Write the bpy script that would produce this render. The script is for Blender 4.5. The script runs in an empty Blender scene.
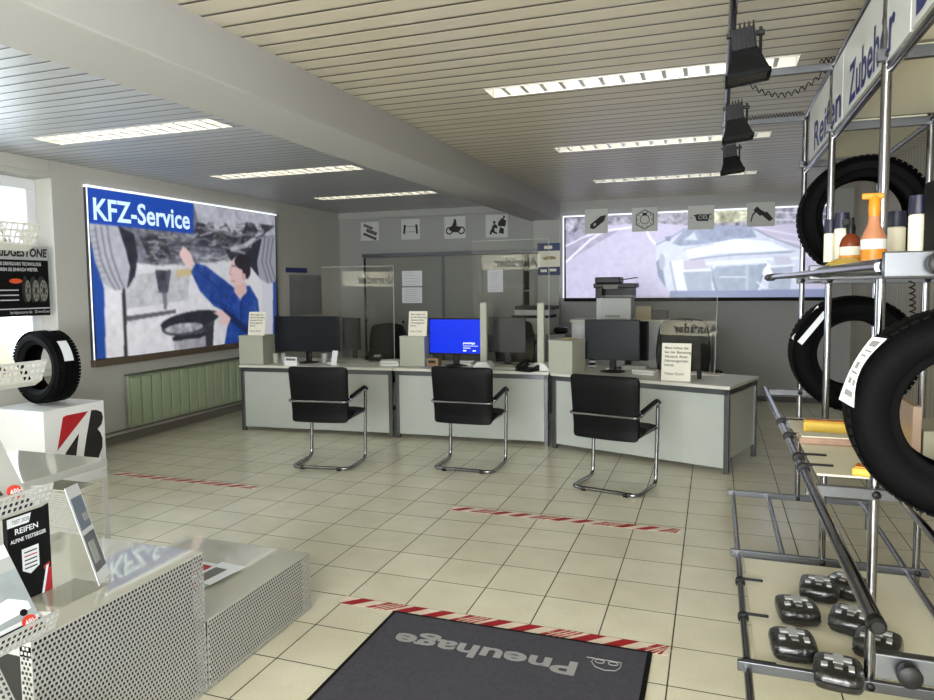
import bpy, math, random
import numpy as np
from mathutils import Vector, Matrix
random.seed(4); rng = np.random.default_rng(7)
PI = math.pi
SC = bpy.context.scene; COL = SC.collection

# ------------------------------------------------------------------ camera
CAM = Vector((0.47655, -4.09464, 1.59343)); YAW, PIT, ROL = -.34612, -.069437, -.011253
FPX, PPX, PPY = 706.266, 459.85, 334.81
fw = Vector((math.sin(YAW)*math.cos(PIT), math.cos(YAW)*math.cos(PIT), math.sin(PIT)))
rt0 = Vector((math.cos(YAW), -math.sin(YAW), 0)); up0 = rt0.cross(fw)
rt = math.cos(ROL)*rt0 + math.sin(ROL)*up0; up = -math.sin(ROL)*rt0 + math.cos(ROL)*up0
cam = bpy.data.objects.new('camera', bpy.data.cameras.new('camera')); COL.objects.link(cam)
M = Matrix((rt, up, -fw)).transposed().to_4x4(); M.translation = CAM; cam.matrix_world = M
cam.data.sensor_width = 36; cam.data.lens = FPX/934*36
cam.data.shift_x = (467-PPX)/934; cam.data.shift_y = (PPY-350)/934; cam.data.clip_start = .05
SC.camera = cam
def at(ax, val, u, v):            # a photo pixel met with the plane x, y or z = val (room surveying)
    d = rt*((u-PPX)/FPX) - up*((v-PPY)/FPX) + fw
    return CAM + d*((val-CAM[ax])/d[ax])

# ------------------------------------------------------------------ world, light, exposure
SC.view_settings.view_transform = 'Standard'; SC.view_settings.look = 'None'
SC.view_settings.exposure = 1.42; SC.view_settings.gamma = 1.0; SC.view_settings.use_curve_mapping = False
W = bpy.data.worlds.new('sky'); SC.world = W; W.use_nodes = True
bgn = W.node_tree.nodes['Background']; bgn.inputs[0].default_value = (.80, .90, 1, 1); bgn.inputs[1].default_value = 2.4
def area(name, loc, rot, sx, sy, power, col):
    l = bpy.data.lights.new(name, 'AREA'); l.shape = 'RECTANGLE'; l.size = sx; l.size_y = sy; l.energy = power; l.color = col
    o = bpy.data.objects.new(name, l); COL.objects.link(o); o.location = loc; o.rotation_euler = rot; return o
area('daylight_shop_front', (-.5, -7.35, 1.5), (PI/2, 0, 0), 4.3, 2.2, 200, (.985, .985, .97))
area('daylight_left_window', (-5.62, -.55, 1.7), (0, -PI/2, 0), 1.7, 2.5, 9, (.86, .93, 1))
area('added_right_fill', (2.24, -5.0, 1.55), (0, PI/2, 0), 2.0, 3.0, 42, (1, .99, .97))  # fill light added at the right to brighten shelf boards and display sides
LAMP_EMIT = 3.2

# ------------------------------------------------------------------ materials
MATS = {}
def lin(c): return tuple((x/255/12.92 if x/255 <= .04045 else ((x/255+.055)/1.055)**2.4) for x in c)
def mat(name, c=(200, 200, 200), rough=.5, metal=0, spec=.5, var=.06, scale=8, bump=0, bscale=60, emit=0, ecol=None, coat=0, lincol=None):
    if name in MATS: return MATS[name]
    m = bpy.data.materials.new(name); m.use_nodes = True; N = m.node_tree.nodes; L = m.node_tree.links
    b = N['Principled BSDF']; c = lincol or lin(c)
    b.inputs['Roughness'].default_value = rough; b.inputs['Metallic'].default_value = metal
    b.inputs['Specular IOR Level'].default_value = spec; b.inputs['Coat Weight'].default_value = coat
    if coat: b.inputs['Coat Roughness'].default_value = .05
    tc = N.new('ShaderNodeTexCoord'); nz = N.new('ShaderNodeTexNoise'); nz.inputs['Scale'].default_value = scale; nz.inputs['Detail'].default_value = 4
    L.new(tc.outputs['Object'], nz.inputs['Vector'])
    mx = N.new('ShaderNodeMix'); mx.data_type = 'RGBA'
    mx.inputs[6].default_value = (*[x*(1-var) for x in c], 1); mx.inputs[7].default_value = (*[min(1, x*(1+var)) for x in c], 1)
    L.new(nz.outputs[0], mx.inputs[0]); L.new(mx.outputs[2], b.inputs['Base Color'])
    if bump:
        n2 = N.new('ShaderNodeTexNoise'); n2.inputs['Scale'].default_value = bscale; n2.inputs['Detail'].default_value = 3
        L.new(tc.outputs['Object'], n2.inputs['Vector'])
        bp = N.new('ShaderNodeBump'); bp.inputs['Strength'].default_value = bump; bp.inputs['Distance'].default_value = .01
        L.new(n2.outputs[0], bp.inputs['Height']); L.new(bp.outputs[0], b.inputs['Normal'])
    if emit:
        b.inputs['Emission Strength'].default_value = emit
        if ecol: b.inputs['Emission Color'].default_value = (*lin(ecol), 1)
        else: L.new(mx.outputs[2], b.inputs['Emission Color'])
    MATS[name] = m; return m
def math_node(N, L, op, a, b=None, c=None):
    n = N.new('ShaderNodeMath'); n.operation = op
    for i, v in enumerate((a, b, c)):
        if v is None: continue
        if hasattr(v, 'default_value') or hasattr(v, 'is_linked'): L.new(v, n.inputs[i])
        else: n.inputs[i].default_value = v
    return n.outputs[0]
def floor_mat():
    m = bpy.data.materials.new('floor_tiles'); m.use_nodes = True; N = m.node_tree.nodes; L = m.node_tree.links; b = N['Principled BSDF']
    g = N.new('ShaderNodeNewGeometry'); s = N.new('ShaderNodeSeparateXYZ'); L.new(g.outputs['Position'], s.inputs[0])
    ds = []; cells = []
    for k, off in ((0, 0.0), (1, 0.0)):
        q = math_node(N, L, 'DIVIDE', math_node(N, L, 'ADD', s.outputs[k], off+64), .32)
        f = math_node(N, L, 'FRACT', q); cells.append(math_node(N, L, 'FLOOR', q))
        ds.append(math_node(N, L, 'MINIMUM', f, math_node(N, L, 'SUBTRACT', 1.0, f)))
    d = math_node(N, L, 'MINIMUM', ds[0], ds[1])
    r = N.new('ShaderNodeMapRange'); L.new(d, r.inputs[0]); r.inputs[1].default_value = .0065; r.inputs[2].default_value = .0125; r.clamp = True
    cb = N.new('ShaderNodeCombineXYZ'); L.new(cells[0], cb.inputs[0]); L.new(cells[1], cb.inputs[1])
    wn = N.new('ShaderNodeTexWhiteNoise'); wn.noise_dimensions = '2D'; L.new(cb.outputs[0], wn.inputs['Vector'])
    nz = N.new('ShaderNodeTexNoise'); nz.inputs['Scale'].default_value = 4; nz.inputs['Detail'].default_value = 6; L.new(g.outputs['Position'], nz.inputs['Vector'])
    n2 = N.new('ShaderNodeTexNoise'); n2.inputs['Scale'].default_value = 110; n2.inputs['Detail'].default_value = 2; L.new(g.outputs['Position'], n2.inputs['Vector'])
    t = math_node(N, L, 'ADD', math_node(N, L, 'MULTIPLY', nz.outputs[0], .5), math_node(N, L, 'MULTIPLY', wn.outputs[0], .14))
    t = math_node(N, L, 'ADD', t, math_node(N, L, 'MULTIPLY', n2.outputs[0], .42))
    cr = N.new('ShaderNodeValToRGB'); cr.color_ramp.elements[0].position = .3; cr.color_ramp.elements[1].position = .78
    cr.color_ramp.elements[0].color = (*lin((206, 201, 176)), 1); cr.color_ramp.elements[1].color = (*lin((232, 228, 206)), 1); L.new(t, cr.inputs[0])
    mx = N.new('ShaderNodeMix'); mx.data_type = 'RGBA'; L.new(r.outputs[0], mx.inputs[0]); mx.inputs[6].default_value = (*lin((52, 46, 36)), 1); L.new(cr.outputs[0], mx.inputs[7])
    L.new(mx.outputs[2], b.inputs['Base Color'])
    rr = N.new('ShaderNodeMapRange'); L.new(r.outputs[0], rr.inputs[0]); rr.inputs[3].default_value = .8; rr.inputs[4].default_value = .22; L.new(rr.outputs[0], b.inputs['Roughness'])
    bp = N.new('ShaderNodeBump'); bp.inputs['Strength'].default_value = .35; bp.inputs['Distance'].default_value = .002
    hh = math_node(N, L, 'ADD', r.outputs[0], math_node(N, L, 'MULTIPLY', nz.outputs[0], .35)); L.new(hh, bp.inputs['Height']); L.new(bp.outputs[0], b.inputs['Normal'])
    return m
def slat_mat(name, axis, pitch, off, c, cd, rough=.35, gap=.07, spec=.5):
    m = bpy.data.materials.new(name); m.use_nodes = True; N = m.node_tree.nodes; L = m.node_tree.links; b = N['Principled BSDF']
    g = N.new('ShaderNodeNewGeometry'); s = N.new('ShaderNodeSeparateXYZ'); L.new(g.outputs['Position'], s.inputs[0])
    q = math_node(N, L, 'DIVIDE', math_node(N, L, 'ADD', s.outputs[axis], 100*pitch-off), pitch)
    f = math_node(N, L, 'FRACT', q); d = math_node(N, L, 'MINIMUM', f, math_node(N, L, 'SUBTRACT', 1.0, f))
    r = N.new('ShaderNodeMapRange'); L.new(d, r.inputs[0]); r.inputs[1].default_value = gap*.5; r.inputs[2].default_value = gap; r.clamp = True
    wn = N.new('ShaderNodeTexWhiteNoise'); wn.noise_dimensions = '1D'; L.new(math_node(N, L, 'FLOOR', q), wn.inputs['W'])
    m1 = N.new('ShaderNodeMix'); m1.data_type = 'RGBA'; L.new(wn.outputs[0], m1.inputs[0]); cc = lin(c)
    m1.inputs[6].default_value = (*[x*.95 for x in cc], 1); m1.inputs[7].default_value = (*[x*1.04 for x in cc], 1)
    mx = N.new('ShaderNodeMix'); mx.data_type = 'RGBA'; L.new(r.outputs[0], mx.inputs[0]); mx.inputs[6].default_value = (*lin(cd), 1); L.new(m1.outputs[2], mx.inputs[7])
    L.new(mx.outputs[2], b.inputs['Base Color']); b.inputs['Roughness'].default_value = rough; b.inputs['Specular IOR Level'].default_value = spec
    bp = N.new('ShaderNodeBump'); bp.inputs['Strength'].default_value = .5; bp.inputs['Distance'].default_value = .006
    L.new(math_node(N, L, 'MINIMUM', math_node(N, L, 'MULTIPLY', d, 8.0), 1.0), bp.inputs['Height']); L.new(bp.outputs[0], b.inputs['Normal'])
    return m
def pane_mat(name, tint, refl=1.0):
    m = bpy.data.materials.new(name); m.use_nodes = True; N = m.node_tree.nodes; L = m.node_tree.links
    N.remove(N['Principled BSDF']); out = N['Material Output']
    t = N.new('ShaderNodeBsdfTransparent'); t.inputs[0].default_value = (*tint, 1); g = N.new('ShaderNodeBsdfGlossy'); g.inputs['Roughness'].default_value = .0
    fr = N.new('ShaderNodeFresnel'); fr.inputs[0].default_value = 1.5; mx = N.new('ShaderNodeMixShader')
    L.new(math_node(N, L, 'MULTIPLY', fr.outputs[0], refl), mx.inputs[0]); L.new(t.outputs[0], mx.inputs[1]); L.new(g.outputs[0], mx.inputs[2]); L.new(mx.outputs[0], out.inputs[0])
    return m
def print_mat(name, emit=0, rough=.35):       # printed picture: colours live in the 'ink' colour attribute
    m = bpy.data.materials.new(name); m.use_nodes = True; N = m.node_tree.nodes; L = m.node_tree.links; b = N['Principled BSDF']
    a = N.new('ShaderNodeVertexColor'); a.layer_name = 'ink'; L.new(a.outputs[0], b.inputs['Base Color']); b.inputs['Roughness'].default_value = rough
    if emit: L.new(a.outputs[0], b.inputs['Emission Color']); b.inputs['Emission Strength'].default_value = emit
    return m

m_floor = floor_mat()
m_ceilL = slat_mat('ceiling_slats_left', 1, .1145, -1.501, (180, 182, 184), (24, 23, 22))
m_ceilR = slat_mat('ceiling_slats_right', 1, .139, -1.205, (200, 192, 174), (34, 28, 22), gap=.075)
m_wall = mat('wall_paint', (184, 182, 174), .75, bump=.08, bscale=90, var=.03, scale=1.5)
m_wallb = mat('wall_paint_grey', (149, 150, 147), .7, bump=.08, bscale=90, var=.03, scale=1.5)
m_pier = mat('pier_paint', (160, 161, 156), .7, var=.03)
m_beam = mat('beam_paint', (170, 168, 165), .7, var=.03, scale=1.2)
m_white = mat('white_plastic', (225, 225, 222), .4, var=.02)
m_frame = mat('window_frame_white', (222, 224, 226), .35, var=.02)
m_chrome = mat('chrome', (142, 142, 145), .15, 1, var=.04)
m_alu = mat('aluminium', (96, 98, 101), .34, .85, var=.04)
m_black = mat('black_plastic', (12, 12, 13), .45, spec=.3, var=.1)
m_blackm = mat('black_matt', (9, 9, 10), .7, spec=.2, var=.1)
m_leather = mat('black_leather', (10, 10, 11), .5, spec=.12, bump=.12, bscale=45, var=.15)
m_rubber = mat('tyre_rubber', (9, 9, 10), .66, spec=.07, bump=.15, bscale=120, var=.15, scale=14)
m_sidewall = mat('tyre_sidewall', (13, 14, 15), .6, spec=.1, var=.12)
m_liner = mat('tyre_liner', (6, 6, 6), .8, spec=.05)
m_desk = mat('desk_panel', (176, 181, 174), .16, var=.02, coat=.3)
m_desktop = mat('desk_top', (204, 202, 191), .35, var=.03)
m_box = mat('grey_cream_box', (166, 168, 152), .5, var=.02)
m_paper = mat('paper_cream', (228, 224, 208), .7, var=.03)
m_paperw = mat('paper_white', (225, 228, 232), .7, var=.03)
m_ink = mat('ink_black', (28, 26, 25), .7)
m_inkg = mat('ink_grey', (110, 108, 104), .7)
m_perf = mat('perforated_sheet', (184, 184, 180), .4, .3, var=.04)
m_top = mat('glossy_sheet_top', (214, 212, 198), .035, .3, var=.05, scale=3, bump=.015, bscale=3)
m_cream = mat('cream_shelf_board', (236, 231, 208), .4, var=.03)
m_red = mat('red', (170, 24, 34), .5); m_blue = mat('blue', (26, 62, 160), .5); m_dblue = mat('dark_blue', (15, 17, 46), .45)
m_orange = mat('orange_plastic', (214, 136, 20), .4); m_yellow = mat('yellow_pack', (222, 188, 70), .4, var=.15, scale=30)
m_amber = mat('amber_liquid', (120, 52, 22), .2); m_radi = mat('radiator_enamel', (158, 170, 142), .4, var=.03)
m_cab = mat('cupboard_laminate', (120, 121, 114), .5, var=.03); m_grey = mat('mid_grey', (120, 122, 120), .5); m_lgrey = mat('light_grey', (170, 172, 170), .5)
m_carpet = mat('mat_pile', (78, 77, 84), .95, bump=.6, bscale=400, var=.3, scale=60, spec=.1)
m_matprint = mat('mat_lettering', (150, 150, 150), .9, var=.1)
m_tapew = mat('tape_white', (226, 210, 192), .5); m_taper = mat('tape_red', (160, 18, 26), .5)
m_plex = pane_mat('acrylic', (.965, .97, .965), .45); m_plexedge = mat('acrylic_edge', (170, 178, 172), .3)
m_glass = pane_mat('window_glass', (.97, .985, .99), 1.0)
m_tube = mat('fluorescent_tube', (255, 248, 232), emit=LAMP_EMIT, var=0)
m_louver = mat('louvre_metal', (222, 221, 216), .25, .3, var=.02)
m_screenblue = mat('monitor_blue', (8, 30, 150), .3, spec=.2, emit=.34, ecol=(10, 48, 215))
m_screendark = mat('monitor_dark', (22, 26, 32), .3, spec=.25)
m_shade = mat('shade_core', (40, 39, 36), .8)  # dark tone standing in for shade inside the perforated displays
m_wood = mat('wood_ledge', (92, 78, 62), .6, var=.2)

# ------------------------------------------------------------------ building helpers
def thing(name, label, cat, loc=(0, 0, 0), rz=0, group=None):
    o = bpy.data.objects.new(name, None); COL.objects.link(o); o.empty_display_size = .1
    o.location = loc; o.rotation_euler = (0, 0, rz); tag(o, label, cat, group); return o
def tag(o, label, cat, group=None):
    o['label'] = label; o['category'] = cat
    if group: o['group'] = group
    return o
def basis(d):
    d = Vector(d).normalized(); a = Vector((0, 0, 1)) if abs(d.z) < .9 else Vector((1, 0, 0))
    x = a.cross(d).normalized(); return x, d.cross(x), d
class MB:
    def __init__(s, T=None): s.v = []; s.f = []; s.mi = []; s.T = T
    def add(s, vs, fs, m=0):
        n = len(s.v); s.v += [tuple((s.T @ Vector(p)) if s.T else p) for p in vs]; s.f += [tuple(n+i for i in f) for f in fs]; s.mi += [m]*len(fs); return s
    def box(s, x0, x1, y0, y1, z0, z1, m=0):
        vs = [(x, y, z) for x in (x0, x1) for y in (y0, y1) for z in (z0, z1)]
        return s.add(vs, [(0, 1, 3, 2), (4, 6, 7, 5), (0, 4, 5, 1), (2, 3, 7, 6), (0, 2, 6, 4), (1, 5, 7, 3)], m)
    def obox(s, c, X, Y, Z, m=0):      # centre and three half-extent vectors
        c, X, Y, Z = map(Vector, (c, X, Y, Z))
        vs = [c+i*X+j*Y+k*Z for i in (-1, 1) for j in (-1, 1) for k in (-1, 1)]
        return s.add(vs, [(0, 1, 3, 2), (4, 6, 7, 5), (0, 4, 5, 1), (2, 3, 7, 6), (0, 2, 6, 4), (1, 5, 7, 3)], m)
    def tube(s, pts, r, n=12, m=0, cap=True, closed=False):
        pts = [Vector(p) for p in pts]; k = len(pts); rs = r if isinstance(r, (list, tuple)) else [r]*k
        vs = []; px = None
        for i, p in enumerate(pts):
            if closed: d = (pts[(i+1) % k]-pts[i-1])
            else: d = (pts[min(i+1, k-1)]-pts[max(i-1, 0)])
            d.normalize()
            if px is None: px, py, _ = basis(d)
            else:
                px = (px-d*px.dot(d)).normalized(); py = d.cross(px)
            for j in range(n):
                a = 2*PI*j/n; vs.append(p+px*math.cos(a)*rs[i]+py*math.sin(a)*rs[i])
        fs = []
        for i in range(k if closed else k-1):
            for j in range(n):
                a = i*n+j; b = i*n+(j+1) % n; i2 = (i+1) % k; fs.append((a, b, i2*n+(j+1) % n, i2*n+j))
        if cap and not closed: fs += [tuple(range(n-1, -1, -1)), tuple(range((k-1)*n, k*n))]
        return s.add(vs, fs, m)
    def lathe(s, c, ax, prof, n=32, m=0, closed=False, ms=None, cap=True):   # prof: list of (radius, height along ax)
        X, Y, Z = basis(ax); c = Vector(c); vs = []; k = len(prof)
        for r, h in prof:
            for j in range(n):
                a = 2*PI*j/n; vs.append(c+Z*h+X*r*math.cos(a)+Y*r*math.sin(a))
        for i in range(k if closed else k-1):
            fs = []
            for j in range(n):
                i2 = (i+1) % k; fs.append((i*n+j, i*n+(j+1) % n, i2*n+(j+1) % n, i2*n+j))
            if i == 0: base = len(s.v); s.add(vs, [])
            s.f += [tuple(base+q for q in f) for f in fs]; s.mi += [(ms[i] if ms else m)]*len(fs)
        if not closed and cap:
            for i, rev in ((0, True), (k-1, False)):
                if prof[i][0] > 1e-6:
                    f = tuple(base+i*n+j for j in range(n)); s.f.append(f[::-1] if rev else f); s.mi.append(ms[min(i, k-2)] if ms else m)
        return s
    def prism(s, o, U, V, poly, h, m=0):   # polygon (u, v) on plane o + u U + v V, thickness h along U x V
        o, U, V = map(Vector, (o, U, V)); Nn = U.cross(V).normalized(); k = len(poly)
        ar = sum(poly[i][0]*poly[(i+1) % k][1]-poly[(i+1) % k][0]*poly[i][1] for i in range(k))
        if ar < 0: poly = poly[::-1]
        a = [o+U*p[0]+V*p[1] for p in poly]; vs = a+[p+Nn*h for p in a]
        return s.add(vs, [tuple(range(k-1, -1, -1)), tuple(range(k, 2*k))]+[(i, (i+1) % k, k+(i+1) % k, k+i) for i in range(k)], m)
    def disc(s, o, U, V, cx, cy, rx, ry, h, m=0, n=20, hole=0):
        if not hole: return s.prism(o, U, V, [(cx+rx*math.cos(2*PI*i/n), cy+ry*math.sin(2*PI*i/n)) for i in range(n)], h, m)
        for i in range(n):
            a, b = 2*PI*i/n, 2*PI*(i+1)/n
            s.prism(o, U, V, [(cx+rx*math.cos(a), cy+ry*math.sin(a)), (cx+rx*math.cos(b), cy+ry*math.sin(b)), (cx+hole*rx*math.cos(b), cy+hole*ry*math.sin(b)), (cx+hole*rx*math.cos(a), cy+hole*ry*math.sin(a))], h, m)
        return s
    def text(s, txt, o, U, V, size, m=0, h=.0008, bold=0, align='LEFT', width=None, shear=0):
        vs, fs, w = glyphs(txt, bold, h/size if size else 0, align, shear)
        o, U, V = map(Vector, (o, U, V)); Nn = U.cross(V).normalized()
        sx = (width/w if width and w else size)
        return s.add([o+U*(x*sx)+V*(y*size)+Nn*(z*size) for x, y, z in vs], fs, m)
    def perf(s, o, U, V, nu, nv, p, hole, m=0, stagger=True):  # perforated sheet, nu x nv cells of pitch p, real holes
        o, U, V = map(Vector, (o, U, V)); q = (1-hole)/2
        for j in range(nv):
            sh = (.5 if (j % 2 and stagger) else 0); vs = []; fs = []
            y0, y1, y2, y3 = j*p, (j+q)*p, (j+1-q)*p, (j+1)*p
            def P(x, y): vs.append(o+U*x+V*y); return len(vs)-1
            xs = [min(max((i+sh)*p, 0), nu*p) for i in range(-1 if sh else 0, nu+1)]
            i0 = P(0, y0), P(nu*p, y0), P(nu*p, y1), P(0, y1); fs.append(i0)
            i0 = P(0, y2), P(nu*p, y2), P(nu*p, y3), P(0, y3); fs.append(i0)
            cur = 0.0
            for i in range(nu):
                a = (i+q+sh)*p; b = (i+1-q+sh)*p
                if b > nu*p: break
                fs.append((P(cur, y1), P(a, y1), P(a, y2), P(cur, y2))); cur = b
            fs.append((P(cur, y1), P(nu*p, y1), P(nu*p, y2), P(cur, y2)))
            s.add(vs, fs, m)
        return s
    def build(s, name, mats, parent=None, smooth=False, bevel=0, world=True, solid=0, sub=0, seg=2):
        me = bpy.data.meshes.new(name); vs = [Vector(p) for p in s.v]; org = Vector()
        if parent is not None and world:
            root = parent
            while root.parent: root = root.parent
            inv = (Matrix.Translation(root.location) @ Matrix.Rotation(root.rotation_euler[2], 4, 'Z')).inverted(); vs = [inv @ p for p in vs]
        elif parent is None and vs:
            org = Vector((sum(p.x for p in vs)/len(vs), sum(p.y for p in vs)/len(vs), min(p.z for p in vs))); vs = [p-org for p in vs]
        me.from_pydata(vs, [], s.f); me.polygons.foreach_set('material_index', s.mi)
        for mm in (mats if isinstance(mats, (list, tuple)) else [mats]): me.materials.append(mm)
        if smooth: me.polygons.foreach_set('use_smooth', [True]*len(me.polygons)); 
        me.update(); o = bpy.data.objects.new(name, me); COL.objects.link(o); o.location = org
        if parent is not None: o.parent = parent
        if smooth:
            try: me.set_sharp_from_angle(angle=math.radians(40))
            except Exception: pass
        if solid: md = o.modifiers.new('t', 'SOLIDIFY'); md.thickness = solid; md.offset = -1
        if bevel: md = o.modifiers.new('b', 'BEVEL'); md.width = bevel; md.segments = seg; md.limit_method = 'ANGLE'
        if sub: md = o.modifiers.new('s', 'SUBSURF'); md.levels = md.render_levels = sub
        return o
GC = {}
def glyphs(txt, bold, ext, align, shear):
    key = (txt, bold, align, shear)
    if key not in GC:
        c = bpy.data.curves.new('t', 'FONT'); c.body = txt; c.size = 1; c.offset = bold; c.resolution_u = 3; c.align_x = align; c.shear = shear
        o = bpy.data.objects.new('t', c); COL.objects.link(o); dg = bpy.context.evaluated_depsgraph_get(); me = bpy.data.meshes.new_from_object(o.evaluated_get(dg))
        vs = [tuple(v.co) for v in me.vertices]; fs = [tuple(p.vertices) for p in me.polygons]
        bpy.data.objects.remove(o); bpy.data.curves.remove(c); bpy.data.meshes.remove(me); GC[key] = (vs, fs)
    vs, fs = GC[key]; xs = [v[0] for v in vs] or [0]
    return [(x, y, ext) for x, y, z in vs], fs, (max(xs)-min(xs))
def arc_path(pts, r, n=5):      # rounds the inner corners of a polyline
    pts = [Vector(p) for p in pts]; out = [pts[0]]
    for i in range(1, len(pts)-1):
        a, b, c = pts[i-1], pts[i], pts[i+1]; d1 = (a-b); d2 = (c-b); q = min(r, d1.length*.49, d2.length*.49); p1 = b+d1.normalized()*q; p2 = b+d2.normalized()*q
        for k in range(n+1):
            t = k/n; out.append(p1*(1-t)**2+b*2*t*(1-t)+p2*t*t)
    return out+[pts[-1]]
def struct(o): o['kind'] = 'structure'; return o
def copy_thing(src, loc, rz, label=None, group=None):
    r = src.copy(); COL.objects.link(r); r.location = loc; r.rotation_euler = (0, 0, rz)
    if label: r['label'] = label
    if group: r['group'] = group
    for ch in src.children:
        c = ch.copy(); COL.objects.link(c); c.parent = r
        for g in ch.children:
            d = g.copy(); COL.objects.link(d); d.parent = c
    return r
class Canvas:      # a printed picture: coloured shapes on a fine grid, given in photo pixels of the print's plane
    def __init__(s, ax, val, corners, nx, ny, bg):
        s.ax, s.val = ax, val; s.c = [np.array(at(ax, val, *q)) if len(q) == 2 else np.array(q) for q in corners]   # tl tr br bl
        s.nx, s.ny = nx, ny; s.img = np.ones((ny, nx, 3))*np.array(bg)
        u, v = np.meshgrid((np.arange(nx)+.5)/nx, (np.arange(ny)+.5)/ny); tl, tr, br, bl = s.c
        s.P = (tl*(1-u[..., None])*(1-v[..., None])+tr*u[..., None]*(1-v[..., None])+br*u[..., None]*v[..., None]+bl*(1-u[..., None])*v[..., None])
        d = s.P-np.array(CAM); z = d@np.array(fw); s.U = PPX+FPX*(d@np.array(rt))/z; s.V = PPY-FPX*(d@np.array(up))/z
    def mask(s, poly):
        x, y = s.U, s.V; ins = np.zeros(x.shape, bool); k = len(poly)
        for i in range(k):
            (x0, y0), (x1, y1) = poly[i], poly[(i+1) % k]
            if y0 == y1: continue
            ins ^= ((y0 > y) != (y1 > y)) & (x < (x1-x0)*(y-y0)/(y1-y0)+x0)
        return ins.astype(float)
    def poly(s, pts, col, a=1, n=0):
        m = s.mask(pts)*a; s.paint(m, col, n); return s
    def ell(s, cx, cy, rx, ry, col, ang=0, a=1, n=0, soft=0):
        c, q = math.cos(ang), math.sin(ang); x = s.U-cx; y = s.V-cy; d = np.hypot((x*c+y*q)/rx, (-x*q+y*c)/ry)
        s.paint((np.clip((1-d)/soft, 0, 1) if soft else (d < 1).astype(float))*a, col, n); return s
    def line(s, pts, w, col, a=1):
        for (x0, y0), (x1, y1) in zip(pts, pts[1:]):
            dx, dy = x1-x0, y1-y0; t = np.clip(((s.U-x0)*dx+(s.V-y0)*dy)/(dx*dx+dy*dy+1e-9), 0, 1); d = np.hypot(s.U-x0-t*dx, s.V-y0-t*dy)
            s.paint(np.clip(w/2-d+.5, 0, 1)*a, col)
        return s
    def paint(s, m, col, n=0):
        c = np.array(col, float)
        if n: c = c+(s.noise(n)[..., None])
        s.img = s.img*(1-m[..., None])+c*m[..., None]
    def noise(s, amp, cell=6):
        out = np.zeros((s.ny, s.nx))
        for k, a in ((cell, 1), (cell//2 or 1, .6)):
            g = rng.normal(0, 1, (s.ny//k+3, s.nx//k+3)); yy = np.arange(s.ny)/k; xx = np.arange(s.nx)/k; yi = yy.astype(int); xi = xx.astype(int); fy = (yy-yi)[:, None]; fx = (xx-xi)[None]
            out += a*(g[yi][:, xi]*(1-fy)*(1-fx)+g[yi+1][:, xi]*fy*(1-fx)+g[yi][:, xi+1]*(1-fy)*fx+g[yi+1][:, xi+1]*fy*fx)
        return out*amp
    def blur(s, k=1):
        for _ in range(k):
            p = np.pad(s.img, ((1, 1), (1, 1), (0, 0)), 'edge'); s.img = (p[1:-1, 1:-1]*2+p[:-2, 1:-1]+p[2:, 1:-1]+p[1:-1, :-2]+p[1:-1, 2:])/6
        return s
    def build(s, name, m, parent, lift):
        nx, ny = s.nx, s.ny; u, v = np.meshgrid(np.arange(nx+1)/nx, np.arange(ny+1)/ny); tl, tr, br, bl = s.c
        P = (tl*(1-u[..., None])*(1-v[..., None])+tr*u[..., None]*(1-v[..., None])+br*u[..., None]*v[..., None]+bl*(1-u[..., None])*v[..., None]).reshape(-1, 3)+np.array(lift)
        root = parent
        while root.parent: root = root.parent
        P = P-np.array(root.location)
        i = (np.arange(ny)[:, None]*(nx+1)+np.arange(nx)[None]).ravel(); F = np.stack([i, i+nx+1, i+nx+2, i+1], 1)
        me = bpy.data.meshes.new(name); me.vertices.add(len(P)); me.vertices.foreach_set('co', P.ravel()); me.loops.add(F.size); me.polygons.add(len(F))
        me.loops.foreach_set('vertex_index', F.ravel()); me.polygons.foreach_set('loop_start', np.arange(len(F))*4); me.polygons.foreach_set('loop_total', np.full(len(F), 4)); me.update(calc_edges=True)
        px = np.pad(np.clip(s.img, 0, 255)/255, ((0, 1), (0, 1), (0, 0)), 'edge'); q = np.pad(px[:-1, :-1], ((1, 1), (1, 1), (0, 0)), 'edge')
        vc = (q[:-1, :-1]+q[1:, :-1]+q[:-1, 1:]+q[1:, 1:])/4; vc = np.where(vc <= .04045, vc/12.92, ((vc+.055)/1.055)**2.4)
        ca = me.color_attributes.new('ink', 'FLOAT_COLOR', 'POINT'); ca.data.foreach_set('color', np.concatenate([vc.reshape(-1, 3), np.ones((len(P), 1))], 1).ravel())
        me.materials.append(m); o = bpy.data.objects.new(name, me); COL.objects.link(o); o.parent = parent; return o

# ------------------------------------------------------------------ the room
XL, XR, YB, YF, ZC = -5.27, 2.13, 6.13, -7.5, 2.78
struct(MB().box(XL-.4, XR+.1, YF-.1, YB+.1, -.1, 0).build('floor', m_floor))
LB = [(.05, .32), (2.12, 2.39), (4.17, 4.42)]     # fixture bands, left bay; right bay
RB = [(.08, .28), (2.07, 2.28), (4.15, 4.35)]
def ceiling_bay(x0, x1, fx0, fx1, bands, m, name):
    b = MB(); y = YF-.1
    for a, c in bands:
        b.box(x0, x1, y, a, ZC, ZC+.03); b.box(x0, fx0, a, c, ZC, ZC+.03); b.box(fx1, x1, a, c, ZC, ZC+.03); y = c
    b.box(x0, x1, y, YB+.1, ZC, ZC+.03); return struct(b.build(name, m))
ceiling_bay(XL-.4, -1.86, -4.56, -2.86, LB, m_ceilL, 'ceiling')
ceiling_bay(-1.86, XR+.1, -.86, .89, RB, m_ceilR, 'ceiling')
struct(MB().box(XL-.4, XR+.1, YF-.1, YB+.1, 2.95, 3.0).build('ceiling', m_beam))
struct(MB().box(-2.09, -1.65, YF, YB, 2.525, ZC+.02).build('trim_1', m_beam, bevel=.01))
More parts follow.
